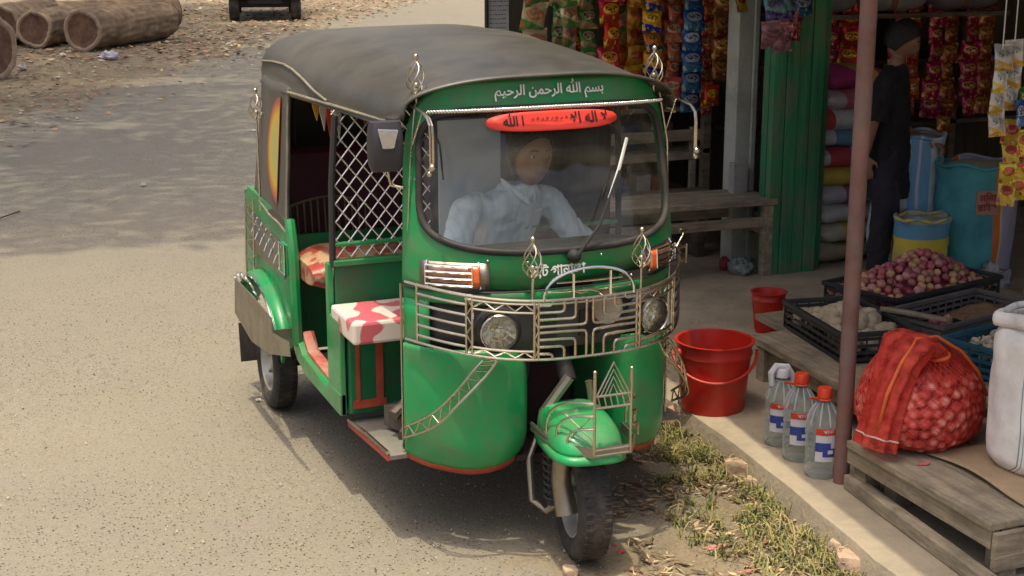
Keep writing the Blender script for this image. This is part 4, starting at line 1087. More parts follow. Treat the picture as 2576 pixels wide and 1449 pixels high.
ORD = ['topmost', 'second', 'third', 'fourth', 'fifth', 'sixth', 'seventh', 'eighth', 'ninth', 'tenth', 'eleventh', 'twelfth']
def strip(kind, X, Y, ztop, zbot, wd=.135, h=.155, step=None, where='', yaw=0, group='snack packets hanging in strips', noun='snack packet', pkind='snack_packet', jitter=.008, gapk=.86):
    step = step or h*gapk; k = 0; z = ztop
    n_ = max(1, int(round((ztop-zbot)/step)))
    for k in range(n_):
        key = (kind, round(wd, 3), round(h, 3), pkind)
        if key not in protos:
            nm, a, b_, c_ = KINDS[kind]; mk = 'foil_'+kind
            m = bpy.data.materials.get(mk) or pack_mat(mk, a, b_, c_)
            o = pack_mesh(wd, h, .2*wd, len(protos)).build(pkind, m, smooth=True, angle=180); protos[key] = o; o['u'] = 0
        else: o = protos[key].copy(); C.objects.link(o)
        if 'u' in o: del o['u']
        o.location = (X+rnd.uniform(-jitter, jitter), Y+rnd.uniform(-.012, .012), ztop-step*(k+.5))
        o.rotation_euler = (rnd.uniform(-.32, .15), rnd.uniform(-.13, .13), yaw+rnd.uniform(-.4, .4)); q_ = rnd.uniform(.92, 1.08); o.scale = (q_, q_*rnd.uniform(.8, 1.3), rnd.uniform(.95, 1.08))
        lab = '%s %s, %s of strip %s' % (KINDS[kind][0], noun, ORD[min(k, 11)] if n_ > 1 else 'single one', where)
        lab = lab.replace('single one of strip ', '') if len(lab.split()) > 14 else lab; tag(o, lab, 'packet', group)
        o.name = pkind
YS = 3.66
pxs = [(1345, 'tan', 118, .155, 'beside the grey notice panel'), (1408, 'green', 120, .12, 'just right of the notice panel strip'), (1428, 'tan', 150, .12, 'left of the pale green strip'), (1478, 'green', 165, .125, 'left of the red and yellow strip'), (1534, 'red', 168, .150, 'right of the green strips'),
       (1594, 'yellow', 215, .125, 'between red strip and blue orange strip'), (1640, 'blueorange', 172, .13, 'right of the mustard strip'), (1690, 'salmon', 245, .12, 'behind the upper right finial'), (1738, 'blue', 265, .13, 'right of the salmon strip'),
       (1772, 'orange', 285, .10, 'between blue and brown strips'), (1812, 'brown', 195, .14, 'left of the pale pillar')]
for i, (px, kd, pyb, wd, where) in enumerate(pxs):
    Y = YS+.05*(i % 2); p = at(px, pyb, 1, Y)
    strip(kd, p.x, Y, 2.14, p.z, wd=wd, h=wd*1.12, where=where)
    tag(MB().tube([(p.x, Y+.01, 2.7), (p.x, Y+.01, 2.1)], .003, 5).build('hanging_string', WHITE), 'thin white string holding the %s strip %s' % (KINDS[kd][0], where), 'string', 'strings holding the snack strips')
for px, kd, pyb in ((1450, 'red', 120), (1565, 'tan', 205), (1617, 'brown', 190), (1665, 'yellow', 215), (1715, 'red', 232), (1755, 'tan', 180), (1840, 'salmon', 168)):
    p = at(px, pyb, 1, 3.84); strip(kd, p.x, 3.84, 2.1, p.z, wd=.125, h=.14, where={1450: 'behind green strips', 1565: 'behind red and mustard strips', 1617: 'behind mustard strip', 1665: 'behind blue orange strip', 1715: 'behind salmon and blue strips', 1755: 'behind blue and orange strips', 1840: 'behind brown strip'}[px])
p = at(1790, 270, 1, 3.6); strip('red', p.x, 3.6, p.z+.13, p.z, wd=.13, h=.13, where='low at the bottom of the brown strip')
p = at(1560, 255, 1, 3.75); strip('yellow', p.x, 3.78, 1.45, p.z, wd=.16, h=.16, where='low behind the rickshaw roof corner')
p = at(1865, 25, 1, 3.2); strip('gold', p.x, 3.2, p.z+.2, p.z-.03, wd=.10, h=.12, where='in front of the pale pillar')
# yellow and white strips at the right edge of the photo
for (px, pt, pb, kd, wd, h, where) in [(2523, 115, 345, 'white', .085, .115, 'hanging at far right, outer strip'), (2553, 105, 300, 'white', .085, .115, 'hanging at far right, inner strip'), (2548, 305, 500, 'gold', .085, .11, 'below the white strips at far right'), (2572, 330, 520, 'gold', .08, .12, 'at the right edge, lowest hanging')]:
    a = at(px, pt, 1, .9); c_ = at(px, pb, 1, .9); strip(kd, a.x, .9, a.z, c_.z, wd=wd, h=h, where=where, yaw=-.3)
    if pt < 200: tag(MB().tube([(a.x, .9, a.z-.02), (a.x, .9, 2.7)], .003, 5).build('hanging_string', WHITE), 'thin white string above the white and yellow packets at far right', 'string', 'strings holding the far right packets')
p = at(2572, 250, 1, .95); strip('green', p.x, .95, p.z+.05, p.z-.05, wd=.06, h=.10, where='at far right between white packets')
p = at(2570, 290, 1, .86); strip('blue', p.x, .86, p.z+.06, p.z-.06, wd=.05, h=.12, where='at far right over the gold strip')
# pouches at the top of the green pillar
for (px, py, kd, s_) in [(1945, 90, 'pink', .14), (1975, 60, 'pink', .15), (1950, 20, 'teal', .14), (1990, 20, 'teal', .15), (2000, 75, 'magenta', .12), (1965, 105, 'pink', .13), (2015, 15, 'blue', .13)]:
    p = at(px, py, 1, 2.86); strip(kd, p.x, 2.86, p.z+s_/2, p.z-s_/2, wd=s_, h=s_*1.05, where='on green pillar, %s' % {(1945, 90): 'lower left', (1975, 60): 'upper middle', (1950, 20): 'top left', (1990, 20): 'top middle', (2000, 75): 'right', (1965, 105): 'lowest', (2015, 15): 'top right'}[(px, py)], group='pouches bunched on the green pillar', noun='pouch', pkind='pouch', yaw=rnd.uniform(-.6, .6))
# magenta and maroon packs on the right room's wall
cols = ['magenta', 'red', 'magenta', 'orange', 'magenta', 'brown', 'magenta', 'brown']
sp(MB().box((3.9, 3.80, 1.86), (1.9, .03, .03)).box((3.0, 3.80, 1.40), (.03, .03, .9)), 'packet_rail', DWOOD)
for i in range(8):
    px = 2090+i*62 if i < 2 else 2175+i*46
    kd = cols[i]; a = at(px, 95, 1, 3.75); b2 = at(px, (290 if i > 2 else 205)+12*(i % 3), 1, 3.75); a.z = 1.84
    strip(kd, a.x, 3.78+.04*(i % 2), a.z, b2.z, wd=.135, h=.14, where='%s right of rusty pole' % ORD[i].replace('topmost', 'first'), group='packets on the right room rack')

# ------------------------------------------------------------------ bench in front of the left room
bt = thing('wooden_bench', 'weathered grey plank bench standing before the shelves left of green pillar', 'bench', (2.05, 3.16, .1), R(-2))
MB().box((0, 0, .45), (1.25, .40, .035)).build('seat', WOOD, bt, bevel=.004)
for (x, y) in ((.57, -.17), (.57, .17), (-.57, -.17), (-.57, .17)): MB().box((x, y, .215), (.062, .05, .43)).build('leg', WOODX, bt, bevel=.003)
for (c_, d_) in (((.57, 0, .27), (.03, .32, .05)), ((-.57, 0, .27), (.03, .32, .05)), ((0, -.17, .33), (1.1, .025, .06)), ((0, .17, .33), (1.1, .025, .06))): MB().box(c_, d_).build('stretcher', WOOD, bt, bevel=.003)
b2 = thing('wooden_bench', 'dark low plank bench against the shelf behind the weathered bench', 'bench', (1.95, 3.62, .1), R(1))
MB().box((0, 0, .40), (1.3, .22, .03)).build('seat', DWOOD, b2, bevel=.004)
for x in (-.55, .55): MB().box((x, 0, .19), (.05, .18, .38)).build('leg', DWOOD, b2, bevel=.003)
MB().box((0, .12, .75), (1.3, .025, .07)).build('backrest', WOOD, b2, bevel=.003); MB().box((0, .12, .62), (1.3, .025, .05)).build('backrest', WOOD, b2, bevel=.003)
for x in (-.6, .6): MB().box((x, .13, .6), (.04, .03, .4)).build('back_post', WOOD, b2, bevel=.003)
def small_box(x, y, z, d, col, label, nm='carton', cat='carton', rz=0):
    o = MB().box((0, 0, d[2]/2), d).build(nm, mat(nm+'_card', col, .8, 0, .15, 9), bevel=.004); o.location = (x, y, z); o.rotation_euler = (0, 0, rz)
    return tag(o, label, cat)
small_box(2.05, 4.0, .435, (.16, .12, .16), (.36, .34, .32), 'pale grey carton on the low shelf behind the wiper', rz=.1)
small_box(2.30, 4.0, .435, (.10, .12, .14), (.40, .38, .35), 'small pale carton beside red tin on the low shelf')
small_box(2.40, 3.98, .435, (.06, .06, .13), (.35, .03, .03), 'small red tin on the low shelf left of pale pillar', 'tin', 'tin')
small_box(2.56, 3.22, .55, (.10, .06, .20), (.34, .32, .31), 'pale box at the bench end against the pale pillar')
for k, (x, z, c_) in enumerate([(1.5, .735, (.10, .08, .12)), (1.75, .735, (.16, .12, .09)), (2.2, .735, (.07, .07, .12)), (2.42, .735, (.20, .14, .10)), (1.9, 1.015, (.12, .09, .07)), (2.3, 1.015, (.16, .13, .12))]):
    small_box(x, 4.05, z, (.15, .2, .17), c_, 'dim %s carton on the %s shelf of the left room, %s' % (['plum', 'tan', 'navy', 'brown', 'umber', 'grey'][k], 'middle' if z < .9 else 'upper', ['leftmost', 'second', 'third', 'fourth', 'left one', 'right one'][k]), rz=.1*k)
# crumpled plastic bag and red cup under the bench
def crumple(nm, c_, r, m, label, cat, n=1.0, group=None, sq=(1, 1, .7), seed=0):
    b = MB()
    def f(i, j):
        a = 2*PI*i; ph = PI*j; d = Vector((math.sin(ph)*math.cos(a), math.sin(ph)*math.sin(a), -math.cos(ph)))
        k = 1+.45*n*noise.noise(d*2.2+Vector((seed, 0, 0)))+.2*n*noise.noise(d*6+Vector((seed, 1, 0)))
        return (d.x*r*k*sq[0], d.y*r*k*sq[1], max(0, (d.z+.75*1)*r*k*sq[2]))
    b.grid(f, 22, 14, closed_u=True); o = b.build(nm, m, smooth=True, angle=50); o.location = c_
    return tag(o, label, cat, group)
PLB = mat('printed_plastic', (.40, .42, .40), .4, 0, .1, 25, col2=(.03, .10, .10))
p = G(1862, 690, .1); crumple('plastic_bag', (p.x, p.y, .1), .075, PLB, 'crumpled white and green plastic bag under the weathered bench', 'plastic bag', seed=3)
p = G(1822, 680, .1); crumple('plastic_cup', (p.x, p.y, .1), .035, mat('dull_red_plastic', (.30, .03, .05), .5), 'small dull red plastic cup on pavement left of the crumpled bag', 'cup', .2, sq=(1, 1, 1.4), seed=5)

# ------------------------------------------------------------------ stacked rice sacks, standing sacks
def sack_mat(name, col, stripe, label2=None, scale=1):
    m = mat(name, col, .75, 0, .12, 5, dirt=tuple(c*.6 for c in col), damt=.5, dscale=6, bump=.12, bscale=140)
    n = m.node_tree; L = n.links; b = n.nodes['Principled BSDF']; src = b.inputs['Base Color'].links[0].from_socket
    tc = n.nodes.new('ShaderNodeTexCoord'); sx = n.nodes.new('ShaderNodeSeparateXYZ'); L.new(tc.outputs['Generated'], sx.inputs[0])
    def band(ax, lo, hi, c, src):
        a = n.nodes.new('ShaderNodeMath'); a.operation = 'GREATER_THAN'; a.inputs[1].default_value = lo; L.new(sx.outputs[ax], a.inputs[0])
        d = n.nodes.new('ShaderNodeMath'); d.operation = 'LESS_THAN'; d.inputs[1].default_value = hi; L.new(sx.outputs[ax], d.inputs[0])
        e = n.nodes.new('ShaderNodeMath'); e.operation = 'MULTIPLY'; L.new(a.outputs[0], e.inputs[0]); L.new(d.outputs[0], e.inputs[1])
        t = n.nodes.new('ShaderNodeMix'); t.data_type = 'RGBA'; t.inputs[7].default_value = (*c, 1); L.new(e.outputs[0], t.inputs[0]); L.new(src, t.inputs[6]); return t.outputs[2]
    for (ax, lo, hi, c) in stripe: src = band(ax, lo, hi, c, src)
    L.new(src, b.inputs['Base Color']); return m
def lying_sack(c_, d, m, label, rz=0, group='sacks stacked beside the green pillar', seed=0):
    b = MB()
    def f(i, j):
        a = 2*PI*i; t = j*2-1; e = max(0, 1-abs(t)**5)**.5
        x = t*d[0]/2; y = sgnp(math.cos(a), .75)*d[1]/2*(.72+.28*e); z = sgnp(math.sin(a), .8)*d[2]/2*e
        k = noise.noise(Vector((x*6+seed, y*6, z*8)))
        return (x, y+.012*k, z+.014*k)
    b.grid(f, 26, 22, closed_u=True); o = b.build('rice_sack', m, smooth=True, angle=180); o.location = c_; o.rotation_euler = (0, rnd.uniform(-.04, .04), rz)
    return tag(o, label, 'sack', group)
stack = [('beige jute', (0.42, 0.35, 0.23), []), ('yellow white', (0.60, 0.58, 0.44), [(0, .3, .6, (0.67, 0.53, 0.14))]), ('dull white', (0.63, 0.63, 0.61), []), ('white with purple band', (0.60, 0.56, 0.63), [(0, .35, .6, (0.35, 0.14, 0.28))]), ('yellow', (0.67, 0.53, 0.09), []),
         ('white with red band', (0.70, 0.63, 0.61), [(0, .2, .5, (0.63, 0.09, 0.12))]), ('white with blue band', (0.67, 0.70, 0.73), [(0, .3, .55, (0.18, 0.35, 0.53))]), ('plain white', (0.73, 0.73, 0.73), [(0, .1, .25, (0.61, 0.09, 0.10))]), ('pink and white', (0.73, 0.63, 0.67), [(0, .25, .6, (0.70, 0.21, 0.28))]), ('magenta', (0.49, 0.05, 0.21), [(0, .4, .7, (0.56, 0.39, 0.09))])]
for k, (nm, c_, st_) in enumerate(stack):
    lying_sack((3.28+rnd.uniform(-.02, .02), 3.30, .17+.118*k), (.52, .52, .15), sack_mat('sack_'+nm.replace(' ', '_'), c_, st_), '%s rice sack, %s in the stack by the green pillar' % (nm, ['lowest', 'second up', 'third up', 'fourth up', 'fifth up', 'sixth up', 'seventh up', 'eighth up', 'ninth up', 'topmost'][k]), rz=rnd.uniform(-.15, .15), seed=k*3)
sh_ = thing('storage_shelf', 'dim high shelf board carrying pale sacks above the standing person', 'shelf', (4.0, 3.95, 1.56))
MB().box((0, 0, 0), (1.9, .5, .03)).build('board', DWOOD, sh_)
for x in (-.85, .85): MB().box((x, .15, -.73), (.05, .05, 1.44)).build('post', DWOOD, sh_)
for k, (x, c_) in enumerate([(3.45, (.20, .19, .20)), (4.02, (.28, .27, .27)), (4.6, (.16, .15, .17))]):
    lying_sack((x, 3.9, 1.665), (.54, .42, .17), sack_mat('grey_sack_%d' % k, c_, [(0, .4, .5, (.20, .10, .05))]), '%s sack lying on the high shelf, %s' % (['dark grey', 'pale grey', 'smoky grey'][k], ['nearest the pole', 'above the person', 'above the striped sack'][k]), group='sacks lying on the high shelf', seed=40+k)
def standing_sack(nm, c_, r, h, m, label, fill, open_=True, rz=0, seed=0, lump=.02, fillm=None):
    t = thing(nm, label, 'sack', (c_[0], c_[1], c_[2]), rz)
    b = MB()
    def f(i, j):
        a = 2*PI*i; k = 1+.05*math.sin(PI*j)+(.03*math.sin(3*a+seed)*(1-j))
        if j < .08: k *= .86+.14*j/.08
        if j > .86: k *= 1+.05*math.sin(9*a+seed)*((j-.86)/.14)+.04*((j-.86)/.14)
        q = noise.noise(Vector((math.cos(a)*2+seed, math.sin(a)*2, j*4)))
        rr = r*k+lump*q
        return (rr*sgnp(math.cos(a), .9), rr*sgnp(math.sin(a), .9)*.86, h*j+.012*math.sin(5*a+seed)*(j > .9))
    b.grid(f, 44, 26, closed_u=True)
    b.build('sack_cloth', m, t, smooth=True, angle=180, solid=.005)
    def g(i, j):
        a = 2*PI*i; rr = r*.99*j; return (rr*math.cos(a), rr*math.sin(a)*.86, h*fill+.10*r*3*(1-j*j)*.5+.006*noise.noise(Vector((rr*20*math.cos(a), rr*20*math.sin(a), seed))))
    MB().grid(g, 30, 8, closed_u=True).build('grain', fillm or mat('rice_grain', (.42, .38, .28), .9, 0, .2, 60, bump=.5, bscale=200), t, smooth=True, angle=180)
    MB().tube([(r*(1.04+.05*math.sin(9*2*PI*i/60+seed))*math.cos(2*PI*i/60), r*.88*(1.04+.05*math.sin(9*2*PI*i/60+seed))*math.sin(2*PI*i/60), h+.012*math.sin(5*2*PI*i/60+seed)) for i in range(60)], .012, 6, closed=True).build('rolled_rim', m, t, smooth=True, angle=180)
    return t
p = G(2445, 700, .1)
t = standing_sack('grain_sack', (3.68, 2.42, .10), .225, .70, sack_mat('teal_sack', (.08, .34, .37), [(0, .43, .53, (.60, .17, .05)), (0, .53, .56, (.60, .50, .30)), (0, .56, 1.0, (.34, .33, .42)), (2, 0, .04, (.2, .2, .2))]), 'tall teal sack with orange stripe and pale grain heaped at its mouth', .97, seed=2)
MB().box((-.085, -.196, .50), (.13, .012, .14), (0, 0, -.25)).build('price_card', mat('red_card', (.42, .16, .12), .8, 0, .3, 30, col2=(.4, .3, .24)), t)
text_mesh("\u09ae\u09bf\u09a8\u09be\n\u09b0\u09be\u0987\u09b8", .055, lambda x, y: (-.085+x*.97, -.206-.25*x, .51+y), 'card_lettering', mat('card_ink', (.30, .03, .02), .7), t, bold=.001)
standing_sack('grain_sack', (3.40, 2.70, .10), .20, .84, sack_mat('blue_white_sack', (.52, .58, .64), [(0, .25, .55, (.16, .36, .58)), (0, .36, .40, (.50, .55, .62))]), 'pale blue and white open sack between the person and teal sack', .98, seed=5)
standing_sack('grain_sack', (3.26, 2.36, .10), .15, .42, sack_mat('yellow_white_sack', (.44, .45, .44), [(2, .40, .72, (.62, .48, .06)), (2, .72, .92, (.12, .30, .44)), (2, .52, .54, (.55, .50, .35))]), 'short yellow and blue printed sack at the foot of the teal sack', .95, seed=7)
crumple('plastic_bag', (3.60, 2.12, .12), .10, mat('clear_plastic', (.30, .31, .32), .15, 0, .2, 20, spec=.8), 'shiny clear plastic bag on the ground before the teal sack', 'plastic bag', 1, seed=12)
o = MB().tube([(2.84, .98, .1), (2.845, .98, 1.02)], .055, 12).build('tree_post', mat('bark_post', (.26, .19, .14), .9, 0, .3, 5, dirt=(.36, .25, .20), damt=.7, bump=.5, bscale=20), smooth=True)
tag(o, 'mottled bark covered wooden post at the right edge behind the white sack', 'post')

# ------------------------------------------------------------------ produce table, crates, onions
tb = thing('produce_table', 'low wooden table of weathered boards carrying the vegetable crates', 'table', (0, 0, 0))
def quad_board(name, pts, z, th, parent, m, **k):
    n_ = len(pts); b = MB(); b.add([(x, y, z) for x, y in pts]+[(x, y, z-th) for x, y in pts], [tuple(range(n_)), tuple(range(n_, 2*n_))[::-1]]+[(i, (i+1) % n_, n_+(i+1) % n_, n_+i) for i in range(n_)])
    return b.build(name, m, parent, **k)
quad_board('board', [(1.465, 1.28), (1.375, .10), (1.60, .10), (1.69, 1.30)], .300, .035, tb, WOODX, bevel=.004)
for k in range(5):
    x0_ = 1.61+.30*k; quad_board('board', [(x0_+.09, 1.62), (x0_, .10), (x0_+.29, .10), (x0_+.38, 1.62)], .292, .03, tb, WOODX, bevel=.003)
quad_board('front_board', [(1.500, 1.26), (1.415, .12), (1.44, .12), (1.525, 1.26)], .262, .075, tb, WOODX)
for (x, y) in ((1.50, 1.2), (1.42, .18), (2.9, 1.5), (2.8, .2)): MB().box((x, y, .18), (.06, .06, .17)).build('leg', WOODX, tb)
jb = crumple('jute_bag', (1.72, .72, .1), .13, mat('dusty_jute', (.13, .105, .08), .95, 0, .3, 12, bump=.5, bscale=60), 'dusty rumpled jute bag pushed under the produce table', 'bag', .8, seed=21, sq=(.8, 2.6, .62))
def crate(c_, d, rz, m, label, slats=4, group=None, h_over=0):
    """open plastic crate: rim, corner posts, horizontal slats, floor"""
    t = thing('plastic_crate', label, 'crate', c_, rz, group); x, y, h = d[0]/2, d[1]/2, d[2]
    b = MB()
    for s in (-1, 1):
        b.box((0, s*y, h-.010), (d[0]+.02, .020, .022)); b.box((s*x, 0, h-.010), (.020, d[1]-.0205, .0215))
    b.build('rim', m, t, bevel=.004)
    b = MB()
    for k in range(slats):
        z = .012+(h-.045)*k/(slats-1)
        for s in (-1, 1): b.box((0, s*(y-.003), z), (d[0]-.01, .006, .014)); b.box((s*(x-.003), 0, z), (.006, d[1]-.014, .0135))
    for s in (-1, 1):
        n_ = int(d[0]/.055)
        for k in range(n_+1): b.box((-x+d[0]*k/n_, s*(y-.0075), h/2-.005), (.007, .0055, h-.026))
        n_ = int(d[1]/.055)
        for k in range(n_+1): b.box((s*(x-.0075), -y+.01+(d[1]-.02)*k/n_, h/2-.005), (.0055, .0068, h-.027))
    b.build('side_lattice', m, t)
    MB().box((0, 0, .006), (d[0]-.02, d[1]-.02, .008)).build('floor', m, t)
    return t
BLK = mat('black_crate', (.022, .022, .028), .45, 0, .2, 8, dirt=(.07, .08, .06), damt=.5)
GRYC = mat('grey_crate', (.13, .12, .115), .5, 0, .2, 8, dirt=(.18, .15, .11), damt=.5)
BLUC = mat('blue_crate', (.015, .11, .17), .45, 0, .2, 8, dirt=(.08, .10, .10), damt=.5)
RZ1 = R(-9)
CR1 = (1.80, 1.00, .301); crate(CR1, (.36, .60, .135), RZ1, BLK, 'black plastic crate of potatoes at the left front of the produce table')
CR2 = (2.46, 1.40, .301); crate(CR2, (.80, .44, .15), R(14), BLK, 'black plastic crate heaped high with small red onions')
CR3 = (2.36, .93, .301); crate(CR3, (.70, .34, .13), R(14), GRYC, 'grey plastic crate with few onions between the onion heap and blue crate')
CR4 = (2.30, .42, .301); crate(CR4, (.66, .38, .14), R(14), BLUC, 'blue plastic crate of garlic bulbs behind the white sack')
# onions: individual bulbs
def bulb(r, h=1.0, neck=.35):
    prof = []
    for i in range(10):
        t = i/9; a = PI*t
        rr = r*math.sin(a)**.85 if 0 < t < 1 else .001
        if t > .78: rr = max(r*.10, rr*.75)
        z = -math.cos(a)*r*h*.92+(neck*r*((t-.8)/.2)**1.5 if t > .8 else 0)
        prof.append((max(rr, .0015), z))
    return MB().lathe(prof, n=12)
ONM = [mat('onion_skin_%d' % k, c_, .32, 0, .25, 30, dirt=d_, damt=.5, dscale=14, rnd_obj=.25, spec=.6) for k, (c_, d_) in enumerate([((.38, .09, .10), (.52, .27, .22)), ((.48, .19, .17), (.55, .34, .27)), ((.32, .06, .10), (.44, .19, .17)), ((.56, .33, .16), (.42, .15, .10))])]
on_protos = [bulb(r, h).build('onion', m, smooth=True, angle=180) for r, h, m in ((.021, 1.0, ONM[0]), (.024, .92, ONM[1]), (.020, 1.1, ONM[2]), (.023, .95, ONM[3]))]
used = [False]*4
def onion(p, where, s=1.0, k=None):
    k = rnd.choices(range(4), (5, 4, 4, 1.2))[0] if k is None else k
    if not used[k]: o = on_protos[k]; used[k] = True
    else: o = on_protos[k].copy(); C.objects.link(o)
    o.location = p; o.rotation_euler = (rnd.uniform(-1.9, 1.9), rnd.uniform(-1.9, 1.9), rnd.uniform(0, 6)); o.scale = (s,)*3
    nm = ['dark pink red onion', 'pale pink onion', 'deep purple red onion', 'golden brown onion'][k]
    tag(o, '%s %s' % (nm, where), 'onion', where)
Mc = Matrix.Translation(CR2) @ Matrix.Rotation(R(14), 4, 'Z')
placed = []
tries = 0
while len(placed) < 235 and tries < 9000:
    tries += 1
    u, v = rnd.uniform(-.375, .375), rnd.uniform(-.195, .195)
    ridge = max(0, 1-(u/.40)**2)*max(0, 1-(v/.22)**2)
    zt = .085+.155*ridge+.03*(u > .05)*ridge
    z = zt if len(placed) < 190 else zt-.03
    p = (u, v, z+rnd.uniform(-.006, .006))
    if all((p[0]-q[0])**2+(p[1]-q[1])**2+((p[2]-q[2])*1.0)**2 > .0352**2 for q in placed):
        placed.append(p); onion(Mc @ Vector(p), 'in the heap on the black crate behind the grey crate', rnd.uniform(.82, 1.05), 3 if v < -.12 and rnd.random() < .5 else None)
MB().grid(lambda i, j: tuple(Mc @ Vector(((i-.5)*.74, (j-.5)*.38, .045+.15*max(0, 1-((i-.5)*.76/.40)**2)*max(0, 1-((j-.5)*.40/.22)**2)))), 14, 10).build('onion_heap', ONM[2], smooth=True, angle=180)
tag(bpy.data.objects['onion_heap'], 'lower onions filling the black crate under the heap', 'onions', kind='stuff')
Mc3 = Matrix.Translation(CR3) @ Matrix.Rotation(R(14), 4, 'Z')
for k in range(9): onion(Mc3 @ Vector((-.06+rnd.uniform(-.05, .05), .05+rnd.uniform(-.05, .05), .035+.012*(k % 3))), 'in the small group inside the grey crate', .95)
small_cloth = MB().grid(lambda i, j: tuple(Mc3 @ Vector((.05+.27*i, -.14+.27*j, .05+.025*noise.noise(Vector((i*4, j*4, 2)))+.02*i))), 14, 12).build('burlap_cloth', mat('brown_burlap', (.24, .15, .08), .95, 0, .25, 20, bump=.5, bscale=90), smooth=True, angle=180, solid=.006)
tag(small_cloth, 'brown burlap cloth lying in the grey crate beside a few onions', 'cloth')
# garlic bulbs
GM = mat('garlic_skin', (.52, .47, .36), .7, 0, .15, 20, dirt=(.36, .28, .17), damt=.5, dscale=20, rnd_obj=.15)
gp_ = None; Mc4 = Matrix.Translation(CR4) @ Matrix.Rotation(R(14), 4, 'Z')
def garlic_mesh():
    def f(i, j):
        a = 2*PI*i; t = j; rr = .026*math.sin(PI*min(1, t*1.15))**.8 if t < .82 else .005
        rr = max(rr, .003)*(1+.13*abs(math.sin(a*3.5))); return (rr*math.cos(a), rr*math.sin(a), -.018+.052*t)
    return MB().grid(f, 21, 12, closed_u=True)
pl = []; tries = 0
while len(pl) < 62 and tries < 3000:
    tries += 1; u, v = rnd.uniform(-.29, .29), rnd.uniform(-.16, .16); z = .075+.05*max(0, 1-(u/.33)**2)*max(0, 1-(v/.2)**2)
    if all((u-q[0])**2+(v-q[1])**2 > .043**2 for q in pl):
        pl.append((u, v))
        o = garlic_mesh().build('garlic_bulb', GM, smooth=True, angle=180) if gp_ is None else gp_.copy()
        if gp_ is None: gp_ = o
        else: C.objects.link(o)
        o.location = Mc4 @ Vector((u, v, z)); o.rotation_euler = (rnd.uniform(-1.2, 1.2), rnd.uniform(-1.2, 1.2), rnd.uniform(0, 6)); s = rnd.uniform(.85, 1.15); o.scale = (s, s, s)
        tag(o, 'pale garlic bulb in the blue crate behind the white sack', 'garlic', 'garlic bulbs in the blue crate')
crumple('plastic_bag', tuple(Mc4 @ Vector((-.12, -.19, .02))), .10, mat('white_film', (.55, .56, .60), .3, 0, .08, 9), 'white plastic bag slumped over the front edge of the blue crate', 'plastic bag', 1.1, seed=33, sq=(.9, .7, 1.5))
# potatoes / ginger in the first crate
PM = mat('potato_skin', (.46, .39, .27), .85, 0, .12, 14, dirt=(.32, .25, .16), damt=.6, dscale=16, bump=.4, bscale=60, rnd_obj=.12)
Mc1 = Matrix.Translation(CR1) @ Matrix.Rotation(RZ1, 4, 'Z')
pot = []
for k in range(3):
    b = MB()
    def f(i, j):
        a = 2*PI*i; ph = PI*j; d = Vector((math.sin(ph)*math.cos(a), math.sin(ph)*math.sin(a), -math.cos(ph))); q = 1+.28*noise.noise(d*1.7+Vector((k*7, 0, 0)))+.08*noise.noise(d*5+Vector((k*7, 0, 0)))
        return (d.x*.056*q, d.y*.044*q, d.z*.040*q)
    pot.append(b.grid(f, 18, 12, closed_u=True).build('potato', PM, smooth=True, angle=180))
spots = []
tries = 0
while len(spots) < 26 and tries < 4000:
    tries += 1; u, v = rnd.uniform(-.135, .135), rnd.uniform(-.25, .25)
    hgt = .06+.075*max(0, 1-((u-.0)/.17)**2)*max(0, 1-((v-.03)/.20)**2)
    p = Vector((u, v, hgt))
    if all((p-q).length > .068 for q in spots):
        spots.append(p); k = len(spots)-1
        o = pot[k] if k < 3 else pot[k % 3].copy()
        if k >= 3: C.objects.link(o)
        o.location = Mc1 @ p; o.rotation_euler = (rnd.uniform(-.7, .7), rnd.uniform(-.7, .7), rnd.uniform(0, 6)); s = rnd.uniform(.8, 1.25); o.scale = (s, s, s)
        tag(o, 'dusty knobbly potato in the black crate at the left of the table', 'potato', 'potatoes in the black crate')
o = MB().box((0, 0, 0), (.04, .36, .018), (0, .05, 0)).build('wood_stick', WOODX, bevel=.003); o.location = (2.02, .82, .455); o.rotation_euler = (R(-4), 0, R(14)); tag(o, 'loose grey wooden stick lying across the crate rims', 'stick')
o = quad_board('jute_mat', [(1.72, .74), (1.60, .30), (1.95, .34), (2.02, .70)], .312, .01, None, mat('jute_mat', (.30, .23, .13), .95, 0, .25, 12, bump=.4, bscale=70)); tag(o, 'tan jute mat on the table between the potato crate and onion sack', 'mat')

# ------------------------------------------------------------------ low platform with onion net sack and white sack
pt = thing('wooden_platform', 'low grey weathered plank platform under the red onion sack, bottom right', 'platform', (0, 0, 0))
P0, P1, P2, P3 = (1.04, -.06), (1.00, -.90), (2.0, -.90), (2.04, -.06)
quad_board('deck_board', [(1.035, -.07), (1.00, -.885), (1.19, -.885), (1.215, -.07)], .302, .028, pt, WOODX, bevel=.005)
quad_board('deck_board', [(1.222, -.06), (1.197, -.885), (1.42, -.885), (1.44, -.06)], .299, .028, pt, WOODX, bevel=.005)
quad_board('deck_board', [(1.447, -.06), (1.427, -.885), (1.72, -.885), (1.74, -.06)], .301, .028, pt, WOODX, bevel=.005)
quad_board('deck_board', [(1.747, -.06), (1.727, -.885), (2.05, -.885), (2.07, -.06)], .300, .028, pt, WOODX, bevel=.005)
quad_board('front_beam', [(1.048, -.062), (1.010, -.878), (1.045, -.878), (1.083, -.062)], .272, .062, pt, WOODX, bevel=.003)
quad_board('end_board', [(1.012, -.882), (1.012, -.905), (2.05, -.905), (2.05, -.882)], .270, .13, pt, WOOD, bevel=.003)
quad_board('ground_rail', [(1.050, -.045), (.90, -1.25), (.95, -1.25), (1.10, -.045)], .158, .055, pt, WOODX, bevel=.006)
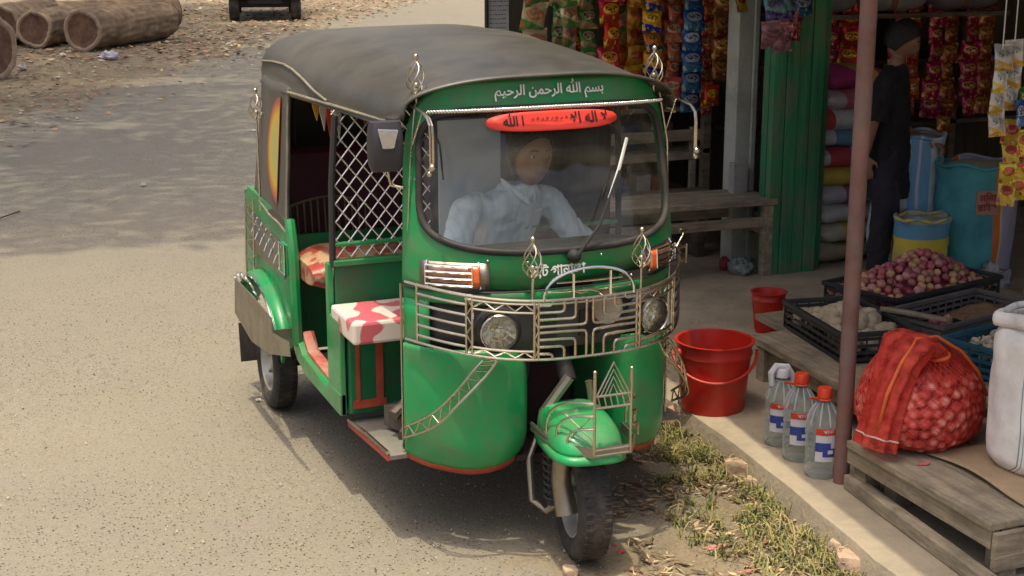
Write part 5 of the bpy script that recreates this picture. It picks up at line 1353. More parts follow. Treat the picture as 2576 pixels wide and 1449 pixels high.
for (x, y, h) in ((1.10, -.12, .17), (1.14, -.25, .17), (1.09, -.845, .17), (1.9, -.85, .17), (1.9, -.1, .17)): MB().box((x, y, .1+h/2), (.07, .07, h)).build('leg', WOODX, pt, bevel=.003)
quad_board('cross_beam', [(1.09, -.45), (1.09, -.52), (1.9, -.52), (1.9, -.45)], .268, .06, pt, WOOD)
cb = MB().grid(lambda i, j: (1.205+.62*i+.02*math.sin(j*5)*(1-i), -.30-.56*j+.012*math.sin(i*7), .3065+.012*(max(0, .12-i)/.12)**2*abs(math.sin(j*3))), 20, 20).build('cardboard_sheet', mat('tan_cardboard', (.44, .32, .19), .85, 0, .1, 5, dirt=(.30, .23, .15), damt=.6, dscale=6), smooth=True, angle=180, solid=.004, offset=0)
tag(cb, 'flat tan cardboard sheet on the platform under the white sack', 'cardboard')
# red net sack full of onions
NET = bpy.data.materials.new('red_onion_net'); NET.use_nodes = True; n = NET.node_tree; L = n.links; bb = n.nodes['Principled BSDF']
a1 = n.nodes.new('ShaderNodeAttribute'); a1.attribute_name = 'bulb'
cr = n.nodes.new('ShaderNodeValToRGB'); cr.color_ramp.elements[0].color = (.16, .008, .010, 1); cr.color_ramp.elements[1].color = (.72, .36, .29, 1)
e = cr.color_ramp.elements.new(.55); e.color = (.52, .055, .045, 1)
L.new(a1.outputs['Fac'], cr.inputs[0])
tc = n.nodes.new('ShaderNodeTexCoord'); wv1 = n.nodes.new('ShaderNodeTexWave'); wv1.inputs['Scale'].default_value = 70; wv1.bands_direction = 'DIAGONAL'; wv1.inputs['Distortion'].default_value = 2
L.new(tc.outputs['Object'], wv1.inputs['Vector'])
mm = n.nodes.new('ShaderNodeMix'); mm.data_type = 'RGBA'; mr = n.nodes.new('ShaderNodeMapRange'); mr.inputs[1].default_value = .55; mr.inputs[2].default_value = .9; mr.inputs[4].default_value = .6
L.new(wv1.outputs['Fac'], mr.inputs[0]); L.new(mr.outputs[0], mm.inputs[0]); L.new(cr.outputs[0], mm.inputs[6]); mm.inputs[7].default_value = (.55, .025, .012, 1)
L.new(mm.outputs[2], bb.inputs['Base Color']); bb.inputs['Roughness'].default_value = .55
os_ = thing('onion_sack', 'bulging red net sack full of onions leaning by the pole', 'sack', (1.30, -.15, .302), R(8)); os_.scale = (1.09, 1.05, .95)
r3 = random.Random(5); cents = []
def sack_pt(a, t):   # slumped sack: widest low down, leaning a little toward the pole, narrowing to the neck
    P = [(0, .10), (.02, .165), (.10, .205), (.28, .222), (.45, .215), (.62, .192), (.78, .150), (.90, .100), (1.0, .045)]
    for q, w_ in zip(P[:-1], P[1:]):
        if t <= w_[0]: u = (t-q[0])/(w_[0]-q[0]); r = q[1]+(w_[1]-q[1])*u; break
    else: r = P[-1][1]
    r *= 1+.05*math.sin(2*a+.6)+.035*math.sin(3*a+2)+.05*noise.noise(Vector((math.cos(a)*1.4, math.sin(a)*1.4, t*2.2)))
    return Vector((r*math.cos(a)*1.03-.035*t*t, r*math.sin(a)*.95, .395*t**.92))
while len(cents) < 390:
    a_ = r3.uniform(0, 2*PI); t_ = r3.random(); c_ = sack_pt(a_, t_)
    if all((c_-q).length > .026+.011*r3.random() for q in cents) or r3.random() < .002: cents.append(c_)
from mathutils import kdtree
kd_ = kdtree.KDTree(len(cents)); siz = [r3.uniform(.019, .030) for _ in cents]; pale = [r3.random() for _ in cents]
for i, c_ in enumerate(cents): kd_.insert(c_, i)
kd_.balance()
bv = []
def netf(i, j):
    a = 2*PI*i; p = sack_pt(a, j); co_, ix, ds = kd_.find(p); n_ = Vector((math.cos(a), math.sin(a), .5*(j-.3))).normalized()
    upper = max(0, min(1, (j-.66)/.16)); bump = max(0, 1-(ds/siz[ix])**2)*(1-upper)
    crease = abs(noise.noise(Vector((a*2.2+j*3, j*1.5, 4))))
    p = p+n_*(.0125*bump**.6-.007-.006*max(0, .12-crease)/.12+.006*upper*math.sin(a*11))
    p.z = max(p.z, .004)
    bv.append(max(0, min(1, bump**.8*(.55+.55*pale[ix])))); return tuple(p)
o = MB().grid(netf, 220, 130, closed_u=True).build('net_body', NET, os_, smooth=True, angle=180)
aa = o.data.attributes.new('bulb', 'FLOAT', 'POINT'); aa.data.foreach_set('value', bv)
nb2 = MB()
for k in range(44):
    for sg in (-1, 1):
        nb2.tube([Vector(sack_pt(2*PI*k/44+sg*t_*.055, .03+.87*t_/26))+Vector((math.cos(2*PI*k/44+sg*t_*.055), math.sin(2*PI*k/44+sg*t_*.055), .2))*.0065 for t_ in range(27)], .0009, 3)
nb2.build('net_threads', mat('net_thread', (.62, .05, .02), .6), os_)
NET2 = mat('red_net_cloth', (.62, .075, .04), .7, 0, .2, 18, col2=(.46, .03, .028), bump=.6, bscale=45)
n = NET2.node_tree; L = n.links; ou = n.nodes['Material Output']; b0 = n.nodes['Principled BSDF']; trn = n.nodes.new('ShaderNodeBsdfTransparent'); trn.inputs[0].default_value = (1, .45, .38, 1)
mxs = n.nodes.new('ShaderNodeMixShader'); nn = n.nodes.new('ShaderNodeTexNoise'); nn.inputs['Scale'].default_value = 26; tc2 = n.nodes.new('ShaderNodeTexCoord'); L.new(tc2.outputs['Object'], nn.inputs['Vector'])
mr2 = n.nodes.new('ShaderNodeMapRange'); mr2.inputs[1].default_value = .35; mr2.inputs[2].default_value = .65; mr2.inputs[3].default_value = .15; mr2.inputs[4].default_value = .62; L.new(nn.outputs[0], mr2.inputs[0])
L.new(mr2.outputs[0], mxs.inputs[0]); L.new(b0.outputs[0], mxs.inputs[1]); L.new(trn.outputs[0], mxs.inputs[2]); L.new(mxs.outputs[0], ou.inputs[0])
NET3 = mat('orange_net_hem', (.62, .13, .03), .7, 0, .15, 20)
# gathered mouth of the net: flops from the top toward the pole side and hangs over the platform edge
CL = [Vector((-.02, .0, .33)), Vector((-.045, -.01, .385)), Vector((-.10, -.02, .405)), Vector((-.165, -.04, .35)), Vector((-.21, -.055, .25)), Vector((-.24, -.06, .14)), Vector((-.265, -.06, .04))]
WDT = [.125, .12, .11, .085, .07, .068, .078]
def flap(i, j):
    f = j*(len(CL)-1); k = min(int(f), len(CL)-2); t = f-k; c_ = CL[k].lerp(CL[k+1], t); wd = WDT[k]+(WDT[k+1]-WDT[k])*t
    a = 2*PI*i; tan_ = (CL[min(k+1, 6)]-CL[max(k, 0)]).normalized(); side = Vector((0, 1, 0)); up = tan_.cross(side).normalized()*-1
    fold = .010*math.sin(a*7+j*3)*min(1, j*2)
    return c_+side*(wd+fold)*math.cos(a)+up*(.042+.012*j+fold*.6)*math.sin(a)
MB().grid(flap, 64, 40, closed_u=True).build('net_neck', NET2, os_, smooth=True, angle=180)
MB().tube([flap(i/40, .10) for i in range(40)], .008, 6, closed=True).tube([(-.285, -.09, .12), (-.255, -.09, .25), (-.205, -.09, .355), (-.12, -.07, .435), (-.03, -.07, .43), (.06, -.10, .365), (.125, -.12, .28), (.165, -.13, .18)], .007, 6).build('net_hem', NET3, os_, smooth=True, angle=180)
b = MB(); b.tube([flap(i/30, .93)+Vector((0, 0, 0)) for i in range(30)], .0035, 6, closed=True); b.sphere(flap(.75, .93), .010)
b.build('tie_string', mat('pale_string', (.60, .45, .40), .8), os_, smooth=True)
# white woven sack, open and rolled at the top
ws_ = sack_mat('white_woven', (.84, .82, .78), [(0, .115, .122, (.25, .30, .34)), (0, .135, .14, (.25, .30, .34)), (0, .27, .275, (.34, .36, .38)), (0, .285, .29, (.34, .36, .38))])
wsk = thing('rice_sack', 'large white woven sack, open at the top, right edge of platform', 'sack', (1.545, -.56, .3085), R(-20)); wsk.scale = (1.07, 1.07, 1.02)
def wf(i, j):
    a = 2*PI*i; k = 1+.05*math.sin(PI*j)
    if j < .07: k *= .88+.12*j/.07
    if j > .84: k *= 1-.10*((j-.84)/.16)**1.2+.04*math.sin(7*a)*((j-.84)/.16)
    k *= 1+.014*math.sin(13*a+j*5)*math.sin(PI*j)*min(1, j*3)+.02*noise.noise(Vector((math.cos(a)*4, math.sin(a)*4, j*7)))
    q = noise.noise(Vector((math.cos(a)*1.5, math.sin(a)*1.5, j*3)))
    rr = .205*k+.012*q
    return (rr*math.cos(a), rr*math.sin(a)*.92, .545*j*(1+.07*math.sin(a+2.4)*(j > .5)*(j-.5)*2))
MB().grid(wf, 60, 40, closed_u=True).build('sack_cloth', ws_, wsk, smooth=True, angle=180, solid=.004)
def cf(i, j):   # rolled cuff
    a = 2*PI*i; p = Vector(wf(i, 1.0)); out = Vector((math.cos(a), math.sin(a), 0)); t = PI*1.25*j
    return p+out*(.016*(1-math.cos(t))+.004*math.sin(7*a))+Vector((0, 0, .018*math.sin(t)-.035*max(0, j-.5)))
MB().grid(cf, 60, 8, closed_u=True).build('rolled_rim', ws_, wsk, smooth=True, angle=180, solid=.003)
MB().grid(lambda i, j: (.18*j*math.cos(2*PI*i), .165*j*math.sin(2*PI*i), .475+.02*(1-j)), 30, 6, closed_u=True).build('grain', mat('pulse_grain', (.42, .36, .22), .9, 0, .25, 70, bump=.6, bscale=200), wsk, smooth=True, angle=180)

# ------------------------------------------------------------------ buckets
RED = mat('red_plastic', (.52, .022, .012), .32, 0, .08, 3, spec=.5, dirt=(.34, .08, .05), damt=.5, dscale=11)
def bucket(c_, rb_, rt, h, label, handle=True, m=RED, ribs=False):
    t = thing('plastic_bucket', label, 'bucket', c_)
    prof = [(rb_*.92, .004), (rb_, 0), (rb_*1.005, .012), (rb_+(rt-rb_)*.80, h*.80), (rb_+(rt-rb_)*.80+.006, h*.805), (rb_+(rt-rb_)*.83+.006, h*.84), (rt-.002, h*.86), (rt, h*.985), (rt+.010, h*.985), (rt+.011, h), (rt-.004, h), (rt-.006, h*.98), (rb_*.97, .012), (.001, .010)]
    MB().lathe(prof, n=56).build('pail', m, t, smooth=True, angle=50)
    if ribs:
        b = MB()
        for k in range(24):
            a = 2*PI*k/24; b.tube([((rb_+.002)*math.cos(a), (rb_+.002)*math.sin(a), .015), ((rt-.006)*math.cos(a), (rt-.006)*math.sin(a), h*.78)], .003, 4)
        b.build('ribs', m, t)
    if handle:
        pts = []; R0 = rt+.018
        for i in range(25):
            a = PI*i/24; x = -R0*math.cos(a); q = math.sin(a)
            pts.append((x, -(.145*q+.012), h*.86-.11*q))
        ph = MB().tube(pts, .0075, 8).build('handle', m, t, smooth=True, angle=180)
        ph.rotation_euler = (0, 0, R(-28))
        for s in (-1, 1): MB().sphere((s*(rt+.012), 0, h*.86), (.016, .02, .022)).build('lug', m, t, smooth=True)
    return t
p = G(1795, 1025, .1)
bucket((1.085, .965, .10), .137, .162, .305, 'large red plastic bucket with bail handle on the pavement edge')
bucket((1.955, 1.90, .10), .062, .085, .215, 'small ribbed red plastic bucket behind the large one', handle=False, ribs=True)

# ------------------------------------------------------------------ water bottles
BW = bpy.data.materials.new('bottle_plastic'); BW.use_nodes = True; n = BW.node_tree; L = n.links; b0 = n.nodes['Principled BSDF']; ou = n.nodes['Material Output']
tr = n.nodes.new('ShaderNodeBsdfTransparent'); tr.inputs[0].default_value = (.90, .94, .94, 1); ms = n.nodes.new('ShaderNodeMixShader')
fr = n.nodes.new('ShaderNodeLayerWeight'); fr.inputs[0].default_value = .35; mr = n.nodes.new('ShaderNodeMapRange'); mr.inputs[3].default_value = .14; mr.inputs[4].default_value = .8
L.new(fr.outputs['Facing'], mr.inputs[0]); L.new(mr.outputs[0], ms.inputs[0]); L.new(tr.outputs[0], ms.inputs[1]); L.new(b0.outputs[0], ms.inputs[2]); L.new(ms.outputs[0], ou.inputs[0])
b0.inputs['Base Color'].default_value = (.58, .63, .62, 1); b0.inputs['Roughness'].default_value = .08
CAP = mat('orange_red_cap', (.65, .06, .02), .4, 0, .05, 5); LW = mat('label_white', (.62, .62, .66), .5, 0, .05, 5); LR = mat('label_red', (.55, .05, .02), .5); LB = mat('label_blue', (.03, .06, .28), .5)
def bottle(c_, rz, label, handle=False, h=.33):
    t = thing('water_bottle', label, 'bottle', c_, rz, 'large water bottles beside the pole'); r = .064
    prof = [(.01, .004), (r*.8, 0), (r, .02)]
    for k in range(6): z = .035+.026*k; prof += [(r, z), (r*.955, z+.008), (r, z+.016)]
    prof += [(r, .20), (r*.98, .215), (r*.80, .255), (r*.50, .285), (.022, .30), (.022, h-.012)]
    k_ = h/.33; prof = [(a, b_*k_) for a, b_ in prof]
    MB().lathe(prof, n=36).build('bottle_body', BW, t, smooth=True, angle=50)
    b = MB()
    for q in range(10):
        a = 2*PI*q/10; b.tube([(.066*.97*math.cos(a), .066*.97*math.sin(a), .212*k_), (.050*math.cos(a), .050*math.sin(a), .258*k_), (.026*math.cos(a), .026*math.sin(a), .295*k_)], [.0025, .0035, .0015], 5)
    b.build('shoulder_flutes', mat('shiny_flute', (.62, .66, .66), .08, 0, .05, 5, alpha=.55), t, smooth=True)
    def lab(a0, a1, z0, z1, off, nm, m): return MB().grid(lambda i, j: ((r+off)*math.cos(a0+(a1-a0)*i), (r+off)*math.sin(a0+(a1-a0)*i), (z0+(z1-z0)*j)*k_), 14, 3).build(nm, m, t, smooth=True, angle=180)
    A0, A1 = R(205), R(285)
    lw = lab(A0, A1, .075, .205, .0025, 'label', LW)
    for (a0, a1, z0, z1, nm, m) in [(A0, A1, .180, .205, 'label_band', LR), (A0, A0+(A1-A0)*.62, .115, .150, 'label_patch', LB), (A0+(A1-A0)*.3, A1, .095, .128, 'label_patch', LB), (A0+(A1-A0)*.5, A0+(A1-A0)*.72, .107, .122, 'label_badge', LW)]:
        q = lab(a0, a1, z0, z1, .004 if m is not LW else .0052, nm, m); q.parent = lw
    text_mesh('\u09aa\u09be\u09a8\u09bf', .020, lambda x, y: ((r+.0055)*math.cos(R(245)+x/r), (r+.0055)*math.sin(R(245)+x/r), (.188+y)*k_), 'label_lettering', LW, lw)
    cp = MB().lathe([(.026, h-.020), (.028, h-.018), (.028, h+.012), (.024, h+.018), (.002, h+.018)], n=24).build('cap', CAP, t, smooth=True)
    if handle: 
        cp.data.materials[0] = LW
        MB().tube([(-.045, 0, h-.05), (-.050, 0, h-.0), (-.03, 0, h+.028), (.02, 0, h+.02), (.045, 0, h-.02), (.050, 0, h-.06)], [.012, .014, .014, .014, .014, .012], 8).build('handle', LW, t, smooth=True)
    else:
        MB().tube([(.028*math.cos(a), .028*math.sin(a), h-.025) for a in [2*PI*i/16 for i in range(16)]], .004, 5, closed=True).tube([(-.028, 0, h-.024), (-.075, 0, h-.012)], .005, 5).build('carry_ring', CAP, t)
bottle((1.055, .105, .101), R(8), 'clear water bottle with red cap, nearest to the pole'); bottle((1.075, .29, .101), R(0), 'clear water bottle with red cap, middle of the three'); bottle((1.10, .46, .101), R(-6), 'clear water bottle with white carrying handle, farthest from pole', handle=True, h=.30)

# ------------------------------------------------------------------ standing person in the shop
def stander():
    P = thing('person', 'person in black t-shirt and dark trousers standing in the shop', 'person', (3.19, 2.62, .10), R(48))
    # figure faces -y locally; turned toward the right of the photo
    hc = Vector((0, -.045, 1.405)); head, Mx = head_mesh(hc, pitch=R(26), s=.95)
    V, E_, Rr = chain([
        [((0, 0, .80), (.105, .08)), ((0, .0, .93), (.10, .075)), ((0, 0, 1.08), (.11, .08)), ((0, .0, 1.17), (.085, .06)), ((0, -.01, 1.24), .048), ((0, -.03, 1.33), .048)],
        [3, ((-.12, 0, 1.175), .042), ((-.172, .012, 1.15), .044), ((-.195, .08, .95), .040), ((-.185, .10, .84), .034), ((-.18, .11, .76), .026)],
        [3, ((.12, 0, 1.175), .042), ((.172, .012, 1.15), .044), ((.21, .03, .95), .040), ((.18, -.12, .84), .034), ((.14, -.19, .82), .026)],
        [0, ((-.085, 0, .72), .085), ((-.095, -.01, .43), .055), ((-.10, .01, .25), .048), ((-.10, .02, .07), .035), ((-.105, -.09, .035), .032), ((-.11, -.15, .025), .022)],
        [0, ((.085, 0, .72), .085), ((.10, -.02, .43), .055), ((.105, .0, .25), .048), ((.105, .02, .07), .035), ((.11, -.09, .035), .032), ((.115, -.15, .025), .022)]])
    body = skin_mesh(V, E_, Rr)
    hs = [hand((-.18, .11, .76), (0, -.15, -1), (0, -1, 0), (1, 0, 0), .5), hand((.14, -.19, .82), (-.2, -.9, -.2), (-1, 0, .3), (0, 0, -1), .7)]
    bo = fused('body', [body, head]+hs, SKIN2, P)
    hair_mesh(Mx).build('hair', HAIR, bo, smooth=True, angle=180); face_parts(bo, Mx)
    BK = mat('black_cotton', (.016, .015, .018), .9, 0, .2, 9, bump=.3, bscale=16)
    ts = loft([((0, 0, .50), .158, .130), ((0, 0, .60), .160, .130), ((0, 0, .75), .150, .122), ((0, 0, .92), .146, .116), ((0, 0, 1.06), .160, .112), ((0, 0, 1.16), .165, .098), ((0, -.004, 1.21), .135, .082), ((0, -.008, 1.245), .080, .066), ((0, -.012, 1.265), .060, .058)])
    s1 = MB().tube([(-.10, 0, 1.19), (-.16, .01, 1.165), (-.19, .03, 1.08), (-.20, .05, 1.0), (-.202, .06, .965)], [.058, .064, .060, .058, .060], 16)
    s2 = MB().tube([(.10, 0, 1.19), (.16, .01, 1.165), (.195, .02, 1.08), (.212, .028, 1.0), (.214, .03, .965)], [.058, .064, .060, .058, .060], 16)
    cloth('tshirt', [ts, s1, s2], BK, bo, .014, 9)
    hp = loft([((0, 0, .62), .13, .10), ((0, 0, .74), .145, .112), ((0, 0, .82), .140, .108)])
    l1 = MB().tube([(-.07, 0, .72), (-.088, -.005, .58), (-.096, -.01, .43), (-.10, .005, .25), (-.10, .012, .10), (-.10, .012, .06)], [.088, .092, .078, .070, .062, .064], 16)
    l2 = MB().tube([(.07, 0, .72), (.090, -.01, .58), (.10, -.02, .43), (.105, 0, .25), (.105, .012, .10), (.105, .012, .06)], [.088, .092, .078, .070, .062, .064], 16)
    cloth('trousers', [hp, l1, l2], mat('dark_trousers', (.028, .025, .034), .9, 0, .2, 9), bo, .012, 17)
stander()

# ------------------------------------------------------------------ logs, wheel and truck across the road
BARK = mat('log_bark', (.27, .19, .11), .95, 0, .3, 3, dirt=(.16, .11, .075), damt=.8, dscale=5, bump=1, bscale=10)
ENDW = mat('log_end', (.20, .115, .07), .9, 0, .3, 6, dirt=(.10, .05, .04), damt=.7, dscale=4)
RINGM = mat('log_rim', (.38, .28, .19), .9, 0, .25, 8)
def log(a, c_, r, label, seed=0, flare=1.0):
    t = thing('felled_log', label, 'log', (0, 0, 0), 0, 'felled logs lying beside the road'); a = Vector(a); c_ = Vector(c_); ax = (c_-a).normalized(); u = ax.cross(Vector((0, 0, 1))).normalized(); v = u.cross(ax)
    def f(i, j):
        an = 2*PI*i; rr = r*(1+(flare-1)*j)*(1+.09*noise.noise(Vector((math.cos(an)*1.3+seed, math.sin(an)*1.3, j*2.5)))+.07*noise.noise(Vector((math.cos(an)*5+seed, math.sin(an)*5, j*9)))+.05*max(0, noise.noise(Vector((math.cos(an)*2.5+seed, math.sin(an)*2.5, j*5)))))
        return a+(c_-a)*j+u*rr*math.cos(an)+v*rr*math.sin(an)
    MB().grid(f, 96, 60, closed_u=True).build('bark', BARK, t, smooth=True, angle=180)
    for j_, sg in ((0, -1), (1, 1)):
        MB().grid(lambda i, j: f(i, j_)*j+(a if j_ == 0 else c_)*(1-j)+ax*sg*(.006-.02*(j < .8)), 48, 6, closed_u=True).build('sawn_end', ENDW, t)
        rg = MB(); rg.grid(lambda i, j: (a if j_ == 0 else c_)+(f(i, j_)-(a if j_ == 0 else c_))*(.80+.22*j)+ax*sg*(.01+.02*math.sin(PI*j)), 48, 5, closed_u=True); rg.build('bark_ring', RINGM, t, smooth=True, angle=180)
    return t
def onG(px, py, z): return G(px, py, z)
a = G(213, 130, 0); sc_ = F/((a-CAM).dot(FW)); r1 = 52/sc_
e_ = G(400, 95, 0)
log((a.x, a.y+.1, r1), (a.x+1.8, a.y+2.6, r1*1.02), r1, 'thick bark covered log with rimmed hollow looking end, right of the pile', 1, .96)
a2 = G(92, 122, 0); r2_ = 47/(F/((a2-CAM).dot(FW)))
log((a2.x, a2.y+.1, r2_), (a2.x+1.7, a2.y+2.9, r2_), r2_, 'smaller pale grey barked log with dark olive end, middle of pile', 5)
a3 = G(18, 115, 0); r3_ = .36
log((a3.x-.1, a3.y-.3, r3_*1.1), (a3.x+1.0, a3.y+3.2, r3_), r3_, 'reddish brown log at the left edge of the photo', 9)
log((a.x-1.2, a.y+4.6, r1*.9), (a.x+2.6, a.y+5.8, r1*.9), r1*.85, 'dark maroon log lying behind the other logs', 13)
# big log end cut by the left edge
q = G(-12, 203, 0); r4 = .46
log((q.x, q.y, r4), (q.x-2.2, q.y+2.6, r4), r4, 'large reddish log end cut off by the left edge, nearest log', 17)
# small pickup seen from behind, mostly above the frame
tk = thing('pickup_truck', 'green grey flatbed pickup parked beyond the logs, cut by the top edge', 'truck', (0, 0, 0), 0)
wl = G(592, 48, 0); wr = G(748, 58, 0); s_ = (wr-wl); mid = (wl+wr)/2; wtr = abs(s_.dot(Vector((math.cos(R(13)), -math.sin(R(13)), 0))))
tk.location = (mid.x, mid.y, 0); tk.rotation_euler = (0, 0, R(-13))
TG = mat('grey_green_paint', (.10, .16, .14), .5, .1, .2, 5, dirt=(.16, .14, .11), damt=.6)
hw = wtr/2
MB().box((0, 1.5, .62), (wtr*1.22, 3.2, .08)).box((0, -.12, .60), (wtr*1.24, .05, .13)).build('flatbed', mat('pale_edge', (.34, .38, .36), .5, .3, .15, 7, dirt=(.15, .14, .12)), tk, bevel=.01)
MB().box((0, 1.8, .48), (wtr*.55, 3.8, .16)).box((0, .3, .40), (wtr*1.1, .3, .18)).build('chassis', DARK, tk)
b = MB().box((0, 3.9, 1.05), (wtr*1.15, 1.4, .8)).box((0, 3.95, 1.65), (wtr*1.05, 1.1, .5), taper=.12); b.build('cab', TG, tk, bevel=.05)
MB().box((0, 3.37, 1.66), (wtr*.8, .03, .32)).build('rear_window', DARK, tk)
MB().box((0, .0, .86), (wtr*1.2, .04, .40)).box((-hw*1.18, 1.5, .86), (.04, 3.1, .40)).box((hw*1.18, 1.5, .86), (.04, 3.1, .40)).build('side_board', TG, tk, bevel=.01)
for y in (.25, 3.6):
    for s in (-1, 1):
        w_ = MB().lathe([(.12, -.11), (.22, -.12), (.30, -.11), (.32, -.07), (.32, .07), (.30, .11), (.22, .12), (.12, .11)], (s*hw, y, .32), 30, (0, R(90), 0)).build('wheel', TYRE, tk, smooth=True)
    
# ------------------------------------------------------------------ litter and stones
def scrap(px, py, sz, col, label, z=0, nm='paper_scrap', cat='litter', seed=1, rough=.7, sq=(1, .8, .25)):
    p = G(px, py, z); s_ = F/((p-CAM).dot(FW)); return crumple(nm, (p.x, p.y, z), sz/s_/2, mat(nm+'_%d' % seed, col, rough, 0, .1, 20), label, cat, 1.2, seed=seed, sq=sq)
scrap(275, 150, 44, (.60, .56, .62), 'crumpled white plastic sheet on ground before the thick log', seed=51, sq=(1.1, .9, .5))
scrap(158, 143, 16, (.60, .55, .48), 'small white scrap on ground below the grey log', seed=52, sq=(1, 1, .6))
scrap(145, 198, 14, (.62, .58, .50), 'square white scrap among the leaf litter', seed=53, sq=(1, 1, .5))
scrap(675, 86, 16, (.66, .62, .54), 'pale scrap lying beyond the road below the truck left wheel', seed=54)
scrap(820, 84, 22, (.66, .62, .54), 'pale scrap beside the sunny strip of road', seed=55)
scrap(665, 280, 24, (.50, .47, .40), 'thin pale paper strip on road behind rickshaw roof', seed=56, sq=(1.2, .4, .12))
scrap(640, 330, 18, (.58, .55, .48), 'small white paper on the shaded road', seed=57, sq=(1.1, .6, .2))
scrap(57, 178, 26, (.42, .38, .36), 'greyish plastic wad beside the nearest log end', seed=58, sq=(.9, .9, .6))
scrap(360, 468, 16, (.48, .45, .40), 'small pale pebble in the shaded road', seed=59, nm='pebble', cat='stone', sq=(1, .8, .5))
scrap(1805, 1378, 58, (.55, .22, .20), 'pink torn wrapper on the dirt in front of the grass', seed=60, sq=(1.1, .35, .15))
scrap(1888, 1325, 40, (.55, .16, .10), 'red and white wrapper at the edge of the grass', seed=61, sq=(1.1, .4, .15))
scrap(1562, 1390, 22, (.48, .05, .07), 'small dark red wrapper right of the front wheel', seed=62, sq=(.9, .8, .3))
scrap(1545, 1372, 12, (.48, .05, .07), 'tiny red scrap touching the front wheel shadow', seed=63)
scrap(650, 1008, 14, (.62, .60, .55), 'small white scrap left of the rear wheel', seed=64, sq=(1, .6, .4))
scrap(2325, 1168, 34, (.50, .14, .14), 'dry red onion peel on the platform edge', z=.303, nm='onion_peel', seed=65, sq=(1, .5, .12))
scrap(1880, 1440, 50, (.40, .18, .14), 'faded red leaf scrap at the bottom edge of the grass', seed=66, sq=(1.2, .3, .12))
BRK = mat('pale_brick', (.48, .34, .23), .95, 0, .2, 9, dirt=(.36, .29, .20), damt=.7, dscale=12, bump=.8, bscale=40)
PNK = mat('pinkish_brick', (.52, .29, .20), .95, 0, .2, 9, dirt=(.42, .33, .24), damt=.6, dscale=12, bump=.8, bscale=40)
def brick(px, py, d, rz, m, label, z=0, seed=0, rx=0):
    p = G(px, py, z); b = MB()
    nseg = 7
    bm = bmesh.new(); bmesh.ops.create_cube(bm, size=1); bmesh.ops.subdivide_edges(bm, edges=bm.edges[:], cuts=5, use_grid_fill=True)
    for v in bm.verts:
        q = Vector((v.co.x*d[0], v.co.y*d[1], v.co.z*d[2])); k = noise.noise(q*22+Vector((seed, 0, 0))); c_ = abs(v.co.x*2)**8*abs(v.co.y*2)**8
        q *= 1-.10*c_-.06*abs(v.co.z*2)**8*(abs(v.co.x*2)**8+abs(v.co.y*2)**8)*.5; v.co = q+q.normalized()*k*.010
    b.v = [tuple(v.co) for v in bm.verts]; bm.verts.index_update(); b.f = [[v.index for v in f.verts] for f in bm.faces]; bm.free()
    o = b.build('broken_brick', m, smooth=True, angle=45); o.location = (p.x, p.y, z+d[2]*.38); o.rotation_euler = (rx, R(4), rz)
    return tag(o, label, 'brick', 'broken bricks along the kerb')
brick(1707, 1058, (.11, .075, .07), .5, PNK, 'pinkish broken brick in the grass below the red bucket', z=.02, seed=1, rx=.2)
brick(1862, 1195, (.11, .08, .07), 2.2, BRK, 'pale broken brick half sunk in the grass along the kerb', seed=2, rx=.1)
brick(1893, 1222, (.07, .055, .04), .8, BRK, 'small pale brick chip below the half sunk brick', seed=3)
brick(2128, 1392, (.125, .085, .06), .35, BRK, 'pale brick half lying by the kerb, upper of two at bottom right', seed=4)
brick(2136, 1432, (.12, .09, .07), 1.0, BRK, 'pale brick by the kerb, lower of two at bottom right', seed=5)
brick(1436, 1440, (.06, .045, .022), 1.3, BRK, 'small pale brick piece in front of the front wheel', seed=6)
brick(1855, 1135, (.06, .05, .04), .2, PNK, 'tiny pinkish brick chip beside the kerb edge', seed=7)
o = MB().tube([G(-20, 560)+Vector((0, 0, .012)), G(20, 548)+Vector((0, 0, .02)), G(50, 535)+Vector((0, 0, .012))], .006, 5).build('dry_twig', mat('twig', (.10, .07, .05), .9)); tag(o, 'thin dark twig lying on the shaded road at left edge', 'twig')

# ------------------------------------------------------------------ grass, leaf litter, grit (uncountable)
def scatter(name, mats, n, place, shape, label, cat, seed=1):
    r_ = random.Random(seed); V = []; Fc = []; MI = []
    for _ in range(n):
        p = place(r_)
        if p is None: continue
        k0 = len(V); vs, fs, mi = shape(r_, p); V += vs; Fc += [[i+k0 for i in f] for f in fs]; MI += [mi]*len(fs)
    me = bpy.data.meshes.new(name); me.from_pydata(V, [], Fc); 
    for m in mats: me.materials.append(m)
    me.polygons.foreach_set('material_index', MI); o = bpy.data.objects.new(name, me); C.objects.link(o)
    return tag(o, label, cat, kind='stuff')
GR = [mat('grass_green', (.18, .185, .06), .8, 0, .2, 8), mat('grass_olive', (.29, .27, .08), .8, 0, .2, 8), mat('grass_dry', (.42, .34, .16), .85, 0, .2, 8), mat('grass_dark', (.05, .08, .03), .8, 0, .2, 8)]
def g_place(r_):
    y = r_.uniform(-1.0, 1.75); t = r_.random()**1.15; kx = kerb_x(y)
    wmax = .20+.16*max(0, .7-y)*1.0 if y > -.1 else .33-.10*(-y)
    if y > .9: wmax = .22+.3*(y-.9)
    x = kx+.0-wmax*t*1.55
    if y < -.55 and r_.random() < .45*(-y): return None
    if noise.noise(Vector((x*5, y*5, 3)))+.7*noise.noise(Vector((x*17, y*17, 7))) < .0+.38*t-.25*r_.random(): return None
    return Vector((x, y, 0))
